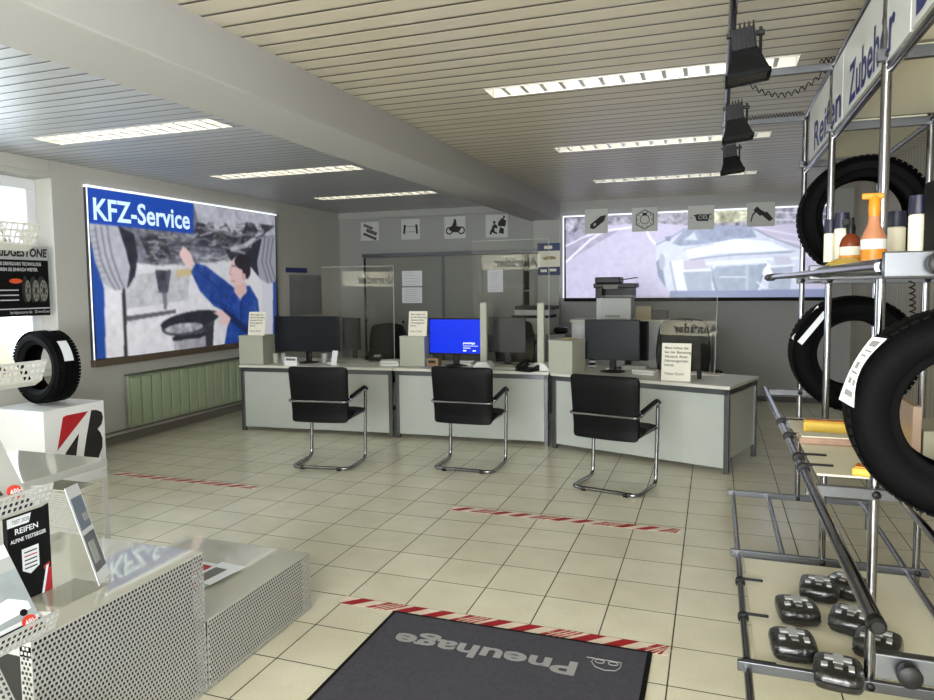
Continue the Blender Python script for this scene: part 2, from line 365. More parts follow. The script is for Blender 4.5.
# left wall with two window openings
b = MB(); ww = ((-1.95, .82),); ZW0, ZW1 = .85, 2.62
b.box(XL-.35, XL, .82, YB+.1, 0, 2.95); b.box(XL-.35, XL, YF-.1, -1.95, 0, 2.95)
for a, c in ww: b.box(XL-.35, XL, a, c, 0, ZW0); b.box(XL-.35, XL, a, c, ZW1, 2.95)
struct(b.build('wall_left', m_wall))
struct(MB().box(XL, XL+.012, -2.1, .80, 2.66, ZC).build('trim_2', m_wall, bevel=.004))     # blind box over the window
for i, (a, c) in enumerate(ww):
    w = struct(bpy.data.objects.new('window_%d' % (i+1), None)); COL.objects.link(w); w.location = (XL-.24, a, ZW0)
    f = MB(); X0, X1 = XL-.27, XL-.20; t = .10
    f.box(X0, X1, a, c, ZW0, ZW0+t); f.box(X0, X1, a, c, ZW1-t, ZW1); f.box(X0, X1, a, a+t, ZW0+t, ZW1-t); f.box(X0, X1, c-t, c, ZW0+t, ZW1-t)
    for q in (.36, .68): y = a+(c-a)*q; f.box(X0, X1, y-.05, y+.05, ZW0+t, ZW1-t)
    f.build('window_frame', m_frame, w, bevel=.006)
    MB().box(XL-.24, XL-.235, a+t, c-t, ZW0+t, ZW1-t).build('pane', m_glass, w)
    MB().box(XL-.3, XL+.04, a+.002, c-.002, ZW0-.04, ZW0-.001).build('window_sill', m_white, w, bevel=.006)
# grey rooms beyond: nothing but sky; back wall, right wall, front wall
struct(MB().box(XL-.35, XR+.1, YB, YB+.15, 0, 2.95).build('wall_back', m_wallb))
m_slat = slat_mat('wall_slats', 1, .105, 0, (176, 168, 150), (95, 84, 70), gap=.06, rough=.5)
struct(MB().box(XR, XR+.15, -3.4, YB, 0, 2.95).box(XR, XR+.15, YF-.1, -6.6, 0, 2.95).box(XR, XR+.15, -6.6, -3.4, 0, .5).box(XR, XR+.15, -6.6, -3.4, 2.6, 2.95).build('wall_right', m_slat))
w = struct(bpy.data.objects.new('window_3', None)); COL.objects.link(w); w.location = (XR, -5, .5)  # unseen window, added to go with the fill light from the right
f = MB(); f.box(XR+.02, XR+.08, -6.6, -3.4, .5, .58); f.box(XR+.02, XR+.08, -6.6, -3.4, 2.52, 2.6)
for y in (-6.6, -5.04, -3.48): f.box(XR+.02, XR+.08, y, y+.08, .58, 2.52)
f.build('window_frame', m_alu, w); MB().box(XR+.045, XR+.05, -6.52, -3.48, .58, 2.52).build('pane', m_glass, w)
b = MB(); b.box(XL, XR, YF-.15, YF, 0, .35); b.box(XL, XR, YF-.15, YF, 2.6, 2.95); b.box(XL, -2.75, YF-.15, YF, .35, 2.6); b.box(1.7, XR, YF-.15, YF, .35, 2.6)
struct(b.build('wall_front', m_wall))
w = struct(bpy.data.objects.new('window_2', None)); COL.objects.link(w); w.location = (-1.6, YF, .35)
f = MB(); f.box(-2.75, 1.7, YF-.1, YF-.04, .35, .43); f.box(-2.75, 1.7, YF-.1, YF-.04, 2.52, 2.6)
for x in (-2.75, -.55, 1.62): f.box(x, x+.08, YF-.1, YF-.04, .35, 2.6)
f.build('window_frame', m_alu, w); MB().box(-2.7, 1.65, YF-.08, YF-.075, .4, 2.55).build('pane', m_glass, w)
struct(MB().box(-2.02, -1.64, 6.02, YB, 0, 2.53).build('trim_3', m_pier, bevel=.005))     # pier under the beam's end
struct(MB().box(XL, -2.05, YB-.03, YB, 2.68, ZC).build('trim_4', m_pier))
struct(MB().box(XL, XL+.03, .83, YB, .02, .10).tube([(XL+.05, .9, .15), (XL+.05, 5.9, .15)], .011).build('baseboard_left', mat('baseboard', (110, 104, 92), .6)))
struct(MB().box(-1.6, XR, YB-.015, YB, 0, .07).build('baseboard_back', mat('baseboard_dark', (70, 70, 68), .6)))

# ------------------------------------------------------------------ ceiling fixtures
def fixture(x0, x1, a, c, label, group):
    t = thing('ceiling_light', label, 'ceiling light', ((x0+x1)/2, (a+c)/2, ZC), 0, group)
    h = MB(); h.box(x0, x1, a, c, ZC+.1, ZC+.105); h.box(x0, x0+.008, a, c, ZC-.004, ZC+.1); h.box(x1-.008, x1, a, c, ZC-.004, ZC+.1); h.box(x0, x1, a, a+.008, ZC-.004, ZC+.1); h.box(x0, x1, c-.008, c, ZC-.004, ZC+.1)
    h.build('housing', m_louver, t)
    for q in ((.5,) if c-a < .24 else (.28, .72)):
        y = a+(c-a)*q; MB().tube([(x0+.03, y, ZC+.07), (x1-.03, y, ZC+.07)], .014).build('tube', m_tube, t, smooth=True)
    l = MB(); n = 15; ys = (a+.008, c-.008)
    if c-a > .24: l.obox(((x0+x1)/2, (a+c)/2, ZC+.028), ((x1-x0)/2-.01, 0, 0), (0, .006, 0), (0, 0, .028))
    for i in range(1, n):
        x = x0+(x1-x0)*i/n; l.prism((x, ys[0], 0), (1, 0, 0), (0, 0, 1), [(-.012, ZC), (.012, ZC), (.002, ZC+.055), (-.002, ZC+.055)], -(ys[1]-ys[0]))
    for y, sgn in ((ys[0], 1), (ys[1], -1)): l.add([(x0+.01, y, ZC), (x1-.01, y, ZC), (x1-.01, y+sgn*.035, ZC+.09), (x0+.01, y+sgn*.035, ZC+.09)], [(0, 1, 2, 3)])
    l.build('louvre', m_louver, t)
    return t
for (a, c), nm in zip(LB, ('nearest the window', 'middle of the three left of the beam', 'farthest of the three, by the back cupboards')):
    fixture(-4.56, -2.86, a, c, 'long recessed louvre light left of the beam, '+nm, 'recessed louvre lights')
for (a, c), nm in zip(RB, ('nearest and largest in view', 'middle one of three', 'farthest one by the road picture')):
    fixture(-.86, .89, a, c, 'long recessed louvre light right of the beam, '+nm, 'recessed louvre lights')
MB().tube([(-4.75, YB-.04, 2.69), (-4.75, YB-.04, 2.77)], .015)

# ------------------------------------------------------------------ backlit pictures
t = thing('poster_light_box', 'large backlit car workshop picture with blue KFZ-Service banner on left wall', 'light box', (XL, 2.75, .87))
PX = XL+.035
c = Canvas(0, PX, [(87.5, 187.5), (275, 216), (277, 333+8), (97, 359)], 330, 190, (196, 197, 206))
BL = (32, 70, 150); DK = (52, 54, 66)
c.poly([(88, 185), (278, 212), (278, 262), (245, 255), (215, 262), (140, 266), (88, 250)], (112, 114, 128), n=16)
c.poly([(193, 203), (276, 215), (277, 236), (240, 234), (200, 226)], (172, 173, 186), n=10)
for p in ([(196, 222), (214, 226), (212, 246), (196, 243)], [(217, 233), (240, 238), (228, 250), (216, 246)], [(140, 238), (165, 236), (172, 258), (150, 262)], [(246, 222), (275, 226), (262, 236), (240, 244)], [(225, 250), (262, 246), (256, 262), (230, 260)]): c.poly(p, (52, 54, 66), n=8)
c.line([(150, 246), (190, 244), (240, 250)], 2.5, (60, 62, 76)); c.line([(140, 268), (178, 273)], 2.5, (90, 110, 160)); c.line([(253, 220), (262, 232), (245, 246), (232, 249)], 4, (178, 180, 190)); c.line([(144, 226), (160, 248), (156, 268)], 3, (70, 72, 86))
for _ in range(60):
    u = rng.uniform(130, 255); v = rng.uniform(224, 262)-((u-128)*.03); L_ = rng.uniform(6, 22); g_ = int(rng.choice([44, 60, 150, 176])); c.line([(u, v), (u+L_*.6, v+rng.uniform(-3, 3)), (u+L_, v+rng.uniform(-5, 5))], rng.uniform(.7, 2.0), (g_, g_, g_+10), .8)
for _ in range(150):
    u = rng.uniform(128, 262); v = rng.uniform(226, 270)-((u-128)*.03)
    if not (232 < u < 250 and v > 254): c.ell(u, v, rng.uniform(1, 4.5), rng.uniform(.8, 2.4), (rng.choice([50, 66, 84, 120, 168]),)*3, rng.uniform(-.6, .6), a=.5)
c.poly([(97, 258), (180, 268), (228, 262), (262, 270), (275, 282), (278, 345), (97, 362)], (200, 200, 208), n=5)
c.poly([(126, 276), (190, 268), (188, 300), (126, 309)], (176, 177, 184), n=8); c.poly([(176, 270), (198, 268), (200, 274), (176, 277)], (190, 170, 130))
c.poly([(90, 240), (105, 292), (106, 360), (94, 362)], BL); c.poly([(104, 289), (123, 289), (126, 358), (106, 360)], (206, 205, 212), n=4); c.poly([(122, 288), (125.5, 288), (127.5, 357), (124.5, 358)], (48, 44, 52))
c.poly([(88, 222), (118, 226), (127, 255), (130, 274), (127, 288), (116, 291), (104, 284), (95, 262)], (170, 171, 182), n=5)
for dx in (0, 6, 12): c.line([(95+dx, 226), (97+dx, 240), (100+dx, 256), (104+dx, 268), (109+dx*.9, 279), (115+dx*.8, 289)], .9, (72, 72, 86))
for k in range(9): c.line([(90+k*1.0, 231+k*6), (96+k*1.2, 230+k*6)], .8, (110, 110, 122))
c.poly([(118, 226), (134, 234), (138, 256), (135, 276), (127, 289), (130, 268), (126, 250)], (40, 41, 52), n=6)
c.poly([(155, 270), (171, 270), (168, 293), (159, 293)], (66, 68, 80), n=10); c.poly([(162, 293), (167, 293), (167, 309), (164, 310)], (110, 110, 120))
c.poly([(126, 316.5), (176, 309.5), (176, 313), (126, 321.5)], (86, 84, 92))
c.poly([(174, 338), (212, 330), (213, 349), (175, 354)], (150, 150, 160), n=14); c.poly([(172, 337), (200, 333), (213, 326), (213, 331), (200, 338), (173, 341)], (40, 40, 48)); c.poly([(205, 328), (214, 322), (213, 346), (206, 348)], (50, 50, 60))
c.ell(188, 325, 27, 10, (66, 66, 76), -.18, n=10); c.ell(190, 320, 30, 8.2, (40, 42, 52), -.20, n=4); c.ell(184, 328, 19, 5, (150, 152, 160), -.12, n=22)
c.poly([(240, 262), (252, 262), (262, 284), (262, 345), (240, 345)], (206, 208, 214))
c.poly([(191, 272), (196, 263), (206, 266), (232, 286), (241, 296), (234, 316), (214, 306), (200, 291)], (36, 66, 138), n=8)
c.poly([(230, 290), (240, 284), (250, 286), (258, 300), (263, 346), (224, 347), (229, 318)], (34, 66, 142), n=8); c.line([(200, 272), (214, 284), (228, 297)], 1.6, (26, 48, 108), .8); c.line([(212, 300), (226, 306), (236, 318)], 1.4, (24, 44, 100), .8); c.line([(246, 290), (241, 306), (242, 344)], 1.2, (22, 40, 96), .9); c.line([(236, 290), (240, 300), (246, 290)], 1.4, (90, 120, 180)); c.line([(254, 300), (257, 322), (258, 344)], 1.6, (60, 96, 170), .7)
c.poly([(224, 308), (252, 330), (246, 334), (222, 314)], (28, 40, 84))
c.poly([(179, 254), (183, 246), (187, 249), (191, 254), (194, 263), (189, 269), (183, 262)], (214, 186, 186)); c.poly([(213, 313), (222, 310), (231, 318), (228, 326), (218, 323), (222, 318)], (210, 180, 180))
c.poly([(235, 282), (246, 282), (247, 292), (240, 299), (234, 292)], (204, 170, 170)); c.ell(237.5, 271, 8, 15, (212, 182, 182), .08); c.ell(243, 262, 8.5, 7.5, (40, 36, 44), .3); c.ell(246.5, 270, 4.2, 9, (44, 40, 46)); c.ell(244, 277, 2, 4, (196, 156, 156)); c.line([(231, 268), (229.5, 274), (232, 275)], 1, (190, 150, 150)); c.line([(232, 266), (236, 266)], 1, (80, 60, 60)); c.line([(231, 281), (235, 281)], .8, (160, 100, 100))
c.poly([(262, 284), (273, 282), (274, 344), (264, 345)], (196, 198, 208)); c.poly([(273, 275), (279, 270), (280, 345), (273, 345)], (40, 70, 140))
c.poly([(262, 238), (278, 236), (279, 280), (268, 284), (259, 278), (256, 262)], (150, 152, 166)); [c.line([(265+d, 238), (262+d, 262), (268+d, 282)], .8, (78, 78, 92)) for d in (0, 4, 8)]; c.poly([(252, 244), (262, 238), (257, 262), (259, 277), (250, 266)], (42, 44, 56))
c.poly([(80, 180), (193.5, 203), (193.5, 234), (80, 222)], (26, 70, 168)); c.blur(2)
m_lb = print_mat('backlit_print', .22)
c.build('printed_picture', m_lb, t, (0, 0, 0))
tl, tr, br, bl = [Vector(q) for q in c.c]
b = MB(); o_ = at(0, PX+.001, 92.5, 219); e_ = at(0, PX+.001, 189, 225)
o_.z += .0; b.text('KFZ-Service', o_, (0, 1, 0), (0, 0, 1), .30, bold=.022, width=(e_-o_).y); b.build('banner_lettering', mat('lit_lettering', (196, 222, 236), emit=.3, var=0), t)
b = MB(); y0, y1 = tl.y-.02, tr.y+.02; z0, z1 = bl.z-.01, tl.z+.005
b.box(XL, PX-.003, y0, y1, z0, z1); b.build('light_box_body', m_alu, t)
b = MB(); b.box(XL, PX+.012, y0, y1, z1, z1+.022); b.box(PX-.004, PX+.002, y0+.002, y0+.014, z0, z1).build('lit_edge', mat('lit_edge', (235, 240, 245), emit=.35, var=0), t)
MB().box(XL, PX+.03, y0-.01, y1+.01, z0-.07, z0).build('lower_rail', m_wood, t, bevel=.004)

t = thing('poster_light_box', 'wide backlit picture of a white sports car on a road, on the back wall', 'light box', (-.06, YB, 1.4))
PY = 6.06
c = Canvas(1, PY, [(565.5, 218), (826, 204.6), (826, 297), (566, 298)], 430, 150, (184, 180, 208))
c.poly([(560, 214), (640, 210), (640, 232), (612, 226), (590, 236), (560, 262)], (150, 150, 176), n=12); c.poly([(560, 214), (840, 200), (840, 222), (745, 226), (640, 224), (600, 224), (563, 236)], (146, 146, 164), n=30)
c.poly([(686, 210), (748, 206), (748, 222), (690, 224)], (182, 182, 160), n=30); c.poly([(560, 260), (600, 226), (650, 222), (690, 226), (690, 300), (560, 300)], (188, 184, 214), n=3)
c.poly([(560, 250), (600, 232), (620, 230), (566, 262)], (160, 156, 184), n=6)
c.line([(566, 262), (590, 240), (604, 231), (640, 226)], 2, (232, 230, 244)); c.line([(566, 246), (588, 235), (612, 230)], 1.6, (226, 224, 240)); c.line([(645, 227), (650, 238), (659, 248)], 2, (236, 234, 246))
for p in ([(748, 226), (800, 236)], [(742, 232), (805, 244)], [(750, 218), (830, 222)], [(770, 212), (830, 214)], [(790, 250), (830, 252)], [(750, 240), (830, 262)]): c.line(p, 1.4, (220, 224, 240), .8)
c.poly([(656, 244), (668, 238), (672, 240), (684, 229), (702, 225.5), (750, 226), (768, 236), (800, 248), (806, 270), (800, 291), (670, 294), (660, 278), (656, 268)], (196, 204, 224), n=4)
c.poly([(672, 243), (683, 231), (702, 226.5), (751, 227.5), (757, 237), (736, 239), (711, 243.5), (680, 246)], (138, 148, 178), n=8); c.poly([(684, 240), (694, 232), (698, 240)], (196, 204, 222)); c.poly([(665, 237), (671, 236), (671, 241), (666, 241)], (120, 128, 158))
c.poly([(685, 249), (712, 243), (736, 238.5), (768, 241), (790, 250), (766, 253), (719, 253), (689, 259)], (226, 234, 248)); c.poly([(672, 262), (683, 259), (690, 293), (678, 294)], (214, 222, 238)); c.line([(690, 260), (740, 254), (795, 251)], 1.2, (160, 170, 196)); c.line([(688, 266), (720, 262), (768, 259), (798, 258)], 2.4, (220, 228, 244))
c.poly([(683, 261), (703, 259), (708, 268), (684, 270)], (182, 176, 200)); c.poly([(773, 256), (790, 257), (792, 264), (776, 266)], (186, 188, 208))
c.poly([(714, 267), (766, 264), (761, 280), (756, 291), (715, 291), (712, 278)], (146, 160, 182), n=5); c.poly([(683, 271.5), (711, 270), (712, 292), (688, 293)], (150, 162, 184), n=4); c.poly([(771, 267), (793, 266), (790, 290), (768, 289)], (156, 166, 188), n=4)
c.line([(683, 271), (712, 270), (716, 264), (766, 262), (772, 267), (794, 265)], 1.8, (224, 232, 246)); c.line([(656, 245), (668, 239), (684, 229.5), (702, 226), (750, 226.5), (768, 236), (800, 248)], .9, (110, 118, 150)); c.line([(690, 259.5), (730, 255), (792, 252)], .9, (120, 130, 160)); c.line([(670, 262), (676, 293)], 1, (130, 138, 168)); c.line([(712, 268), (713, 279), (717, 291)], 1, (104, 116, 146)); c.line([(766, 264), (761, 280), (756, 291)], 1, (104, 116, 146)); c.line([(684, 250), (700, 246), (714, 244)], .8, (140, 150, 180))
c.line([(720, 277), (746, 277)], 1, (230, 236, 248)); c.line([(747, 266), (747, 290)], 3, (180, 190, 208), .7); c.line([(757, 282), (765, 288)], 1.4, (226, 232, 246)); c.poly([(764, 268), (768, 264), (774, 275), (762, 275)], (236, 240, 250)); c.poly([(656, 262), (661, 258), (666, 288), (658, 276)], (120, 130, 160)); c.ell(662, 262, 3, 8, (160, 168, 192))
c.poly([(670, 291), (830, 289), (830, 300), (670, 300)], (122, 130, 168)); c.blur(2)
c.build('printed_picture', print_mat('backlit_road_print', .27), t, (0, 0, 0))
tl, tr, br, bl = [Vector(q) for q in c.c]
b = MB(); b.box(tl.x-.02, tr.x+.02, PY+.003, YB, bl.z-.02, tl.z+.01); b.build('light_box_body', m_blackm, t)
b = MB(); b.box(tl.x-.02, tr.x+.02, PY-.004, YB, tl.z+.008, tl.z+.03); b.box(tl.x-.04, tl.x-.02, PY-.004, YB, bl.z, tl.z+.03); b.build('lit_edge', mat('lit_edge2', (235, 240, 250), emit=.34, var=0), t)
MB().box(tl.x-.02, tr.x+.02, PY-.01, YB, bl.z-.05, bl.z-.012).build('lower_rail', m_blackm, t)

# ------------------------------------------------------------------ pictogram plates
m_plate = mat('plate_grey', (188, 190, 186), .5)
def pz(u, v, s, u0, v0): return (u0+u/s, v0+v/s)
def plate(pts, label, y, draw, group):
    A = [at(1, y, *q) for q in pts]; x0, x1 = (A[0].x+A[3].x)/2, (A[1].x+A[2].x)/2; z1, z0 = (A[0].z+A[1].z)/2, (A[2].z+A[3].z)/2
    t = thing('pictogram_sign', label, 'sign', ((x0+x1)/2, y, z0), 0, group)
    MB().box(x0, x1, y-.008, y, z0, z1).build('plate', m_plate, t, bevel=.002)
    b = MB(); w = x1-x0; h = z1-z0; b.o = Vector((x0, y-.0085, z0)); b.U = Vector((w, 0, 0)); b.V = Vector((0, 0, h)); draw(b); b.build('symbol', [m_ink, m_lgrey], t)
def pp(b, pts, m=0, h=.0012): b.prism(b.o, b.U, b.V, pts, h, m)
def d_shock(b):
    for cx, cy, L_, w in ((.42, .74, .26, .07), (.6, .45, .3, .09), (.5, .22, .38, .07)):
        a = -.42; c_, s_ = math.cos(a), math.sin(a); pp(b, [(cx+dx*c_-dy*s_, cy+dx*s_+dy*c_) for dx, dy in ((-L_, -w), (L_, -w), (L_, w), (-L_, w))])
        for k in range(-2, 3): dx = k*L_/3; pp(b, [(cx+(dx+e)*c_-f*s_, cy+(dx+e)*s_+f*c_) for e, f in ((-.01, -w*.8), (.01, -w*.8), (.01, w*.8), (-.01, w*.8))], 1, .002)
def d_align(b):
    pp(b, [(.1, .3), (.2, .25), (.26, .72), (.14, .72)]); pp(b, [(.8, .25), (.9, .3), (.88, .72), (.76, .72)])
    for z in (.36, .62): pp(b, [(.28, z), (.76, z), (.76, z+.02), (.28, z+.02)])
def d_moto(b):
    for cx in (.24, .8): b.disc(b.o, b.U, b.V, cx, .36, .17, .18, .0014, hole=.66)
    pp(b, [(.2, .42), (.34, .58), (.48, .6), (.62, .56), (.82, .5), (.74, .36), (.62, .28), (.4, .28)]); pp(b, [(.36, .56), (.44, .76), (.56, .78), (.6, .6)]); b.disc(b.o, b.U, b.V, .5, .82, .06, .07, .0012)
def d_mech(b):
    pp(b, [(.56, .5), (.9, .46), (.94, .72), (.74, .84), (.58, .66)]); pp(b, [(.6, .2), (.82, .14), (.84, .36), (.66, .46)]); pp(b, [(.78, .8), (.82, .96), (.9, .9), (.84, .8)])
    b.disc(b.o, b.U, b.V, .4, .66, .06, .07, .0012); pp(b, [(.24, .3), (.34, .56), (.46, .58), (.56, .46), (.5, .38), (.4, .42), (.42, .26), (.54, .2), (.52, .14), (.34, .2)]); pp(b, [(.18, .14), (.28, .14), (.3, .36), (.22, .32)])
def d_tube(b):
    pp(b, [(.22, .22), (.4, .18), (.84, .5), (.92, .74), (.68, .7), (.24, .38)]); pp(b, [(.36, .32), (.44, .3), (.5, .42), (.42, .42)], 1, .002)
def d_hex(b):
    for k in range(6):
        a, c_ = PI/2+k*PI/3, PI/2+(k+1)*PI/3; pp(b, [(.5+.4*math.cos(a), .5+.42*math.sin(a)), (.5+.4*math.cos(c_), .5+.42*math.sin(c_)), (.5+.36*math.cos(c_), .5+.38*math.sin(c_)), (.5+.36*math.cos(a), .5+.38*math.sin(a))])
    b.disc(b.o, b.U, b.V, .5, .5, .19, .2, .0012, hole=.86); pp(b, [(.4, .66), (.6, .66), (.56, .78), (.44, .78)])
    for k in range(10): a = 2*PI*k/10; b.disc(b.o, b.U, b.V, .5+.28*math.cos(a), .5+.29*math.sin(a), .025, .025, .0012, n=8)
def d_oil(b):
    pp(b, [(.26, .6), (.34, .36), (.78, .34), (.84, .66), (.78, .62), (.34, .64)]); pp(b, [(.16, .62), (.34, .58), (.3, .54)]); b.disc(b.o, b.U, b.V, .86, .52, .07, .12, .0012, hole=.75); b.disc(b.o, b.U, b.V, .13, .5, .02, .04, .0012, n=8)
    b.text('OEL', b.o+b.U*.39+b.V*.43-Vector((0, .002, 0)), (1, 0, 0), (0, 0, 1), .075, 1, bold=.01)
def d_pistol(b):
    pp(b, [(.22, .68), (.36, .84), (.48, .7), (.66, .58), (.72, .6), (.94, .3), (.8, .2), (.54, .46), (.46, .44), (.3, .62)]); pp(b, [(.12, .2), (.18, .5), (.3, .66), (.34, .6), (.22, .46), (.16, .2)])
for pts, lb, d in (([(361, 222), (379, 222), (379, 240), (361, 241)], 'grey plate with black shock absorbers, leftmost sign above the cupboard', d_shock),
    ([(401.5, 219), (420, 219), (420, 239), (401.5, 240)], 'grey plate with black axle and two wheels, second above the cupboard', d_align),
    ([(444, 217), (465.5, 216), (466, 238), (445, 239)], 'grey plate with black motorcycle rider, third above the cupboard', d_moto),
    ([(485.5, 215), (507.5, 214), (508, 237), (486, 238)], 'grey plate with black kneeling mechanic, nearest the beam', d_mech)):
    plate(pts, lb, YB-.002, d, 'pictogram signs')
for pts, lb, d in (([(585, 209), (608, 209), (608, 233), (585, 234)], 'grey plate with black tube symbol, hung over left end of road picture', d_tube),
    ([(632, 208), (657.5, 207), (658, 231), (632, 232)], 'grey plate with black hexagon and ring of dots over road picture', d_hex),
    ([(687.5, 206), (714, 205), (714.5, 229), (688, 230)], 'grey plate with black OEL can symbol over white car picture', d_oil),
    ([(747, 202.5), (775, 202), (775, 226), (747, 227)], 'grey plate with black fuel nozzle symbol, rightmost over car picture', d_pistol)):
    plate(pts, lb, 6.052, d, 'pictogram signs'); 

# ------------------------------------------------------------------ cupboard on the back wall
t = thing('sliding_door_cupboard', 'tall grey built-in cupboard with sliding doors under the pictogram signs', 'cupboard', (-3.3, 5.95, 0))
x0, x1, z1 = -4.76, -1.98, 2.075; yb = 5.98; CUP = t
b = MB(); b.box(x0-.03, x1+.03, yb+.02, YB-.002, z1, z1+.04); b.box(x0-.03, x0, yb+.02, YB-.002, 0, z1); b.box(x1+.0, x1+.03, yb+.02, YB-.002, 0, z1); b.box(x0, x1, yb+.1, YB-.002, 0, z1); b.build('carcass', m_cab, t)
MB().box(x0-.03, x1+.03, yb-.01, yb+.03, z1-.02, z1+.03).build('top_rail', m_alu, t)
MB().box(x0+.03, -3.44, yb, yb+.02, .03, z1-.03).build('door', m_cab, t, bevel=.002); d2 = MB().box(-3.40, -2.165, yb, yb+.02, .03, z1-.03).build('door', m_cab, t, bevel=.002)
MB().box(-3.445, -3.40, yb-.012, yb+.02, .03, z1-.03).build('door_edge', m_alu, t); MB().box(-2.165, -2.07, yb+.06, yb+.1, .03, z1-.03).build('opening_shade', m_blackm, t)  # black plate stands in for the shade inside the open cupboard
for z in (.55, 1.05, 1.5, 1.8): MB().box(-2.16, -2.07, yb+.03, yb+.08, z, z+.02).build('shelf', m_cab, t)
MB().box(x0, x0+.03, yb-.002, yb+.02, .03, z1-.03).build('door_gap', m_blackm, t)
for u, v in ((341+26, 320), (340+63.5, 322)):
    p = at(1, yb, u+.0, v); MB().lathe((p.x, yb-.02, p.z), (0, 1, 0), [(.012, 0), (.02, .006), (.02, .02)], 16).build('knob', m_blackm, t, smooth=True)
def sheet_on(y, pts, label, mats, draw=None, name='notice_sheet', cat='notice', group=None, th=.002):
    A = [at(1, y, *q) for q in pts]; x0, x1 = A[0].x, A[1].x; z1, z0 = A[0].z, A[2].z
    b = MB(); b.box(x0, x1, y-th, y-.0002, z0, z1); b.o = Vector((x0, y-th-.0003, z0)); b.U = Vector((x1-x0, 0, 0)); b.V = Vector((0, 0, z1-z0))
    if draw: draw(b)
    return tag(b.build(name, mats), label, cat, group)
def lines(b, n=14, m=1, x0=.12, x1=.88, top=.86, bot=.12, seed=1):
    r_ = random.Random(seed)
    for k in range(n):
        z = top-(top-bot)*k/max(1, n-1); e = x1-r_.random()*.25; b.prism(b.o, b.U, b.V, [(x0, z), (e, z), (e, z+.012), (x0, z+.012)], .0006, m)
sheet_on(yb, [(402, 271), (422, 271), (422, 286), (402, 286)], 'pale printed sheet taped high on left cupboard door, upper one', [m_paperw, m_inkg], lambda b: lines(b, 5, seed=2), group='sheets on cupboard doors')
sheet_on(yb, [(402, 287.5), (422, 287.5), (422, 303), (402, 303)], 'pale printed sheet on left cupboard door, below another sheet', [m_paperw, m_inkg], lambda b: lines(b, 7, seed=3), group='sheets on cupboard doors')
sheet_on(yb, [(487.5, 270), (503, 270), (503, 292), (487.5, 292)], 'pale printed sheet taped on the right cupboard door', [m_paperw, m_inkg], lambda b: lines(b, 9, seed=5), group='sheets on cupboard doors')
def cal(b):
    pp(b, [(0, .76), (1, .76), (1, 1), (0, 1)], 1); pp(b, [(0, 0), (1, 0), (1, .26), (0, .26)], 1); pp(b, [(.3, .82), (.66, .82), (.66, .92), (.3, .92)], 0, .002); pp(b, [(.14, .1), (.42, .1), (.42, .18), (.14, .18)], 0, .002); pp(b, [(.55, .12), (.84, .12), (.84, .2), (.55, .2)], 0, .002)
    pp(b, [(.2, .55), (.5, .6), (.78, .58), (.84, .5), (.3, .48)], 2, .002)
sheet_on(6.018, [(537.5, 243.5), (560, 243), (560, 275), (537.5, 276)], 'blue and cream wall calendar hanging on the pier under the beam', [m_paper, mat('calendar_blue', (52, 66, 104), .6), mat('calendar_ochre', (150, 136, 84), .6)], cal, 'wall_calendar', 'calendar')
MB().box(-2.07, -1.98, 5.985, 6.10, .03, 2.04).build('side_panel', m_cab, CUP)
# year planner on left wall
t = thing('year_planner', 'large grey year planner with dark blue title strip on left wall behind monitors', 'wall planner', (XL, 4.6, 1.2))
MB().box(XL+.002, XL+.008, 4.63, 5.52, 1.18, 1.78).build('planner_sheet', mat('planner_paper', (140, 142, 140), .7), t)
b = MB()
for i in range(12):
    for j in range(22):
        if random.random() < .45: y = 4.67+i*.07; z = 1.21+j*.025; b.box(XL+.0055, XL+.008, y, y+.045, z, z+.012)
b.build('planner_entries', m_inkg, t); MB().box(XL+.002, XL+.012, 4.56, 5.11, 1.81, 1.88).build('title_strip', mat('planner_blue', (34, 48, 110), .5), t)

# radiator under workshop picture
t = thing('panel_radiator', 'pale green ribbed panel radiator under the workshop picture on left wall', 'radiator', (XL, 2.7, .15))
b = MB(); b.box(XL+.03, XL+.06, 1.56, 4.3, .16, .70); n = 19
for k in range(n): y = 1.57+(4.3-1.57)*k/n; b.box(XL+.06, XL+.085, y+.012, y+(4.3-1.57)/n-.012, .18, .68)
b.build('panel', m_radi, t, bevel=.006); MB().box(XL+.02, XL+.1, 1.55, 4.31, .70, .715).build('top_grille', mat('radiator_dark', (84, 90, 76), .5), t)
for y in (1.8, 4.1): MB().box(XL+.001, XL+.03, y, y+.05, .3, .6).build('bracket', m_radi, t)
t = thing('column_radiator', 'narrow grey column radiator by the back wall right of the office chairs', 'radiator', (.42, 6.0, .1))
for k in range(4): x = .3+k*.065; MB().tube(arc_path([(x, 6.02, .14), (x, 6.02, .93)], .02), .016).tube([(x, 6.09, .14), (x, 6.09, .93)], .016).build('column', m_lgrey, t, smooth=True)
MB().box(.27, .53, 6.0, 6.11, .90, .95).box(.27, .53, 6.0, 6.11, .12, .17).build('header', m_lgrey, t, bevel=.01)

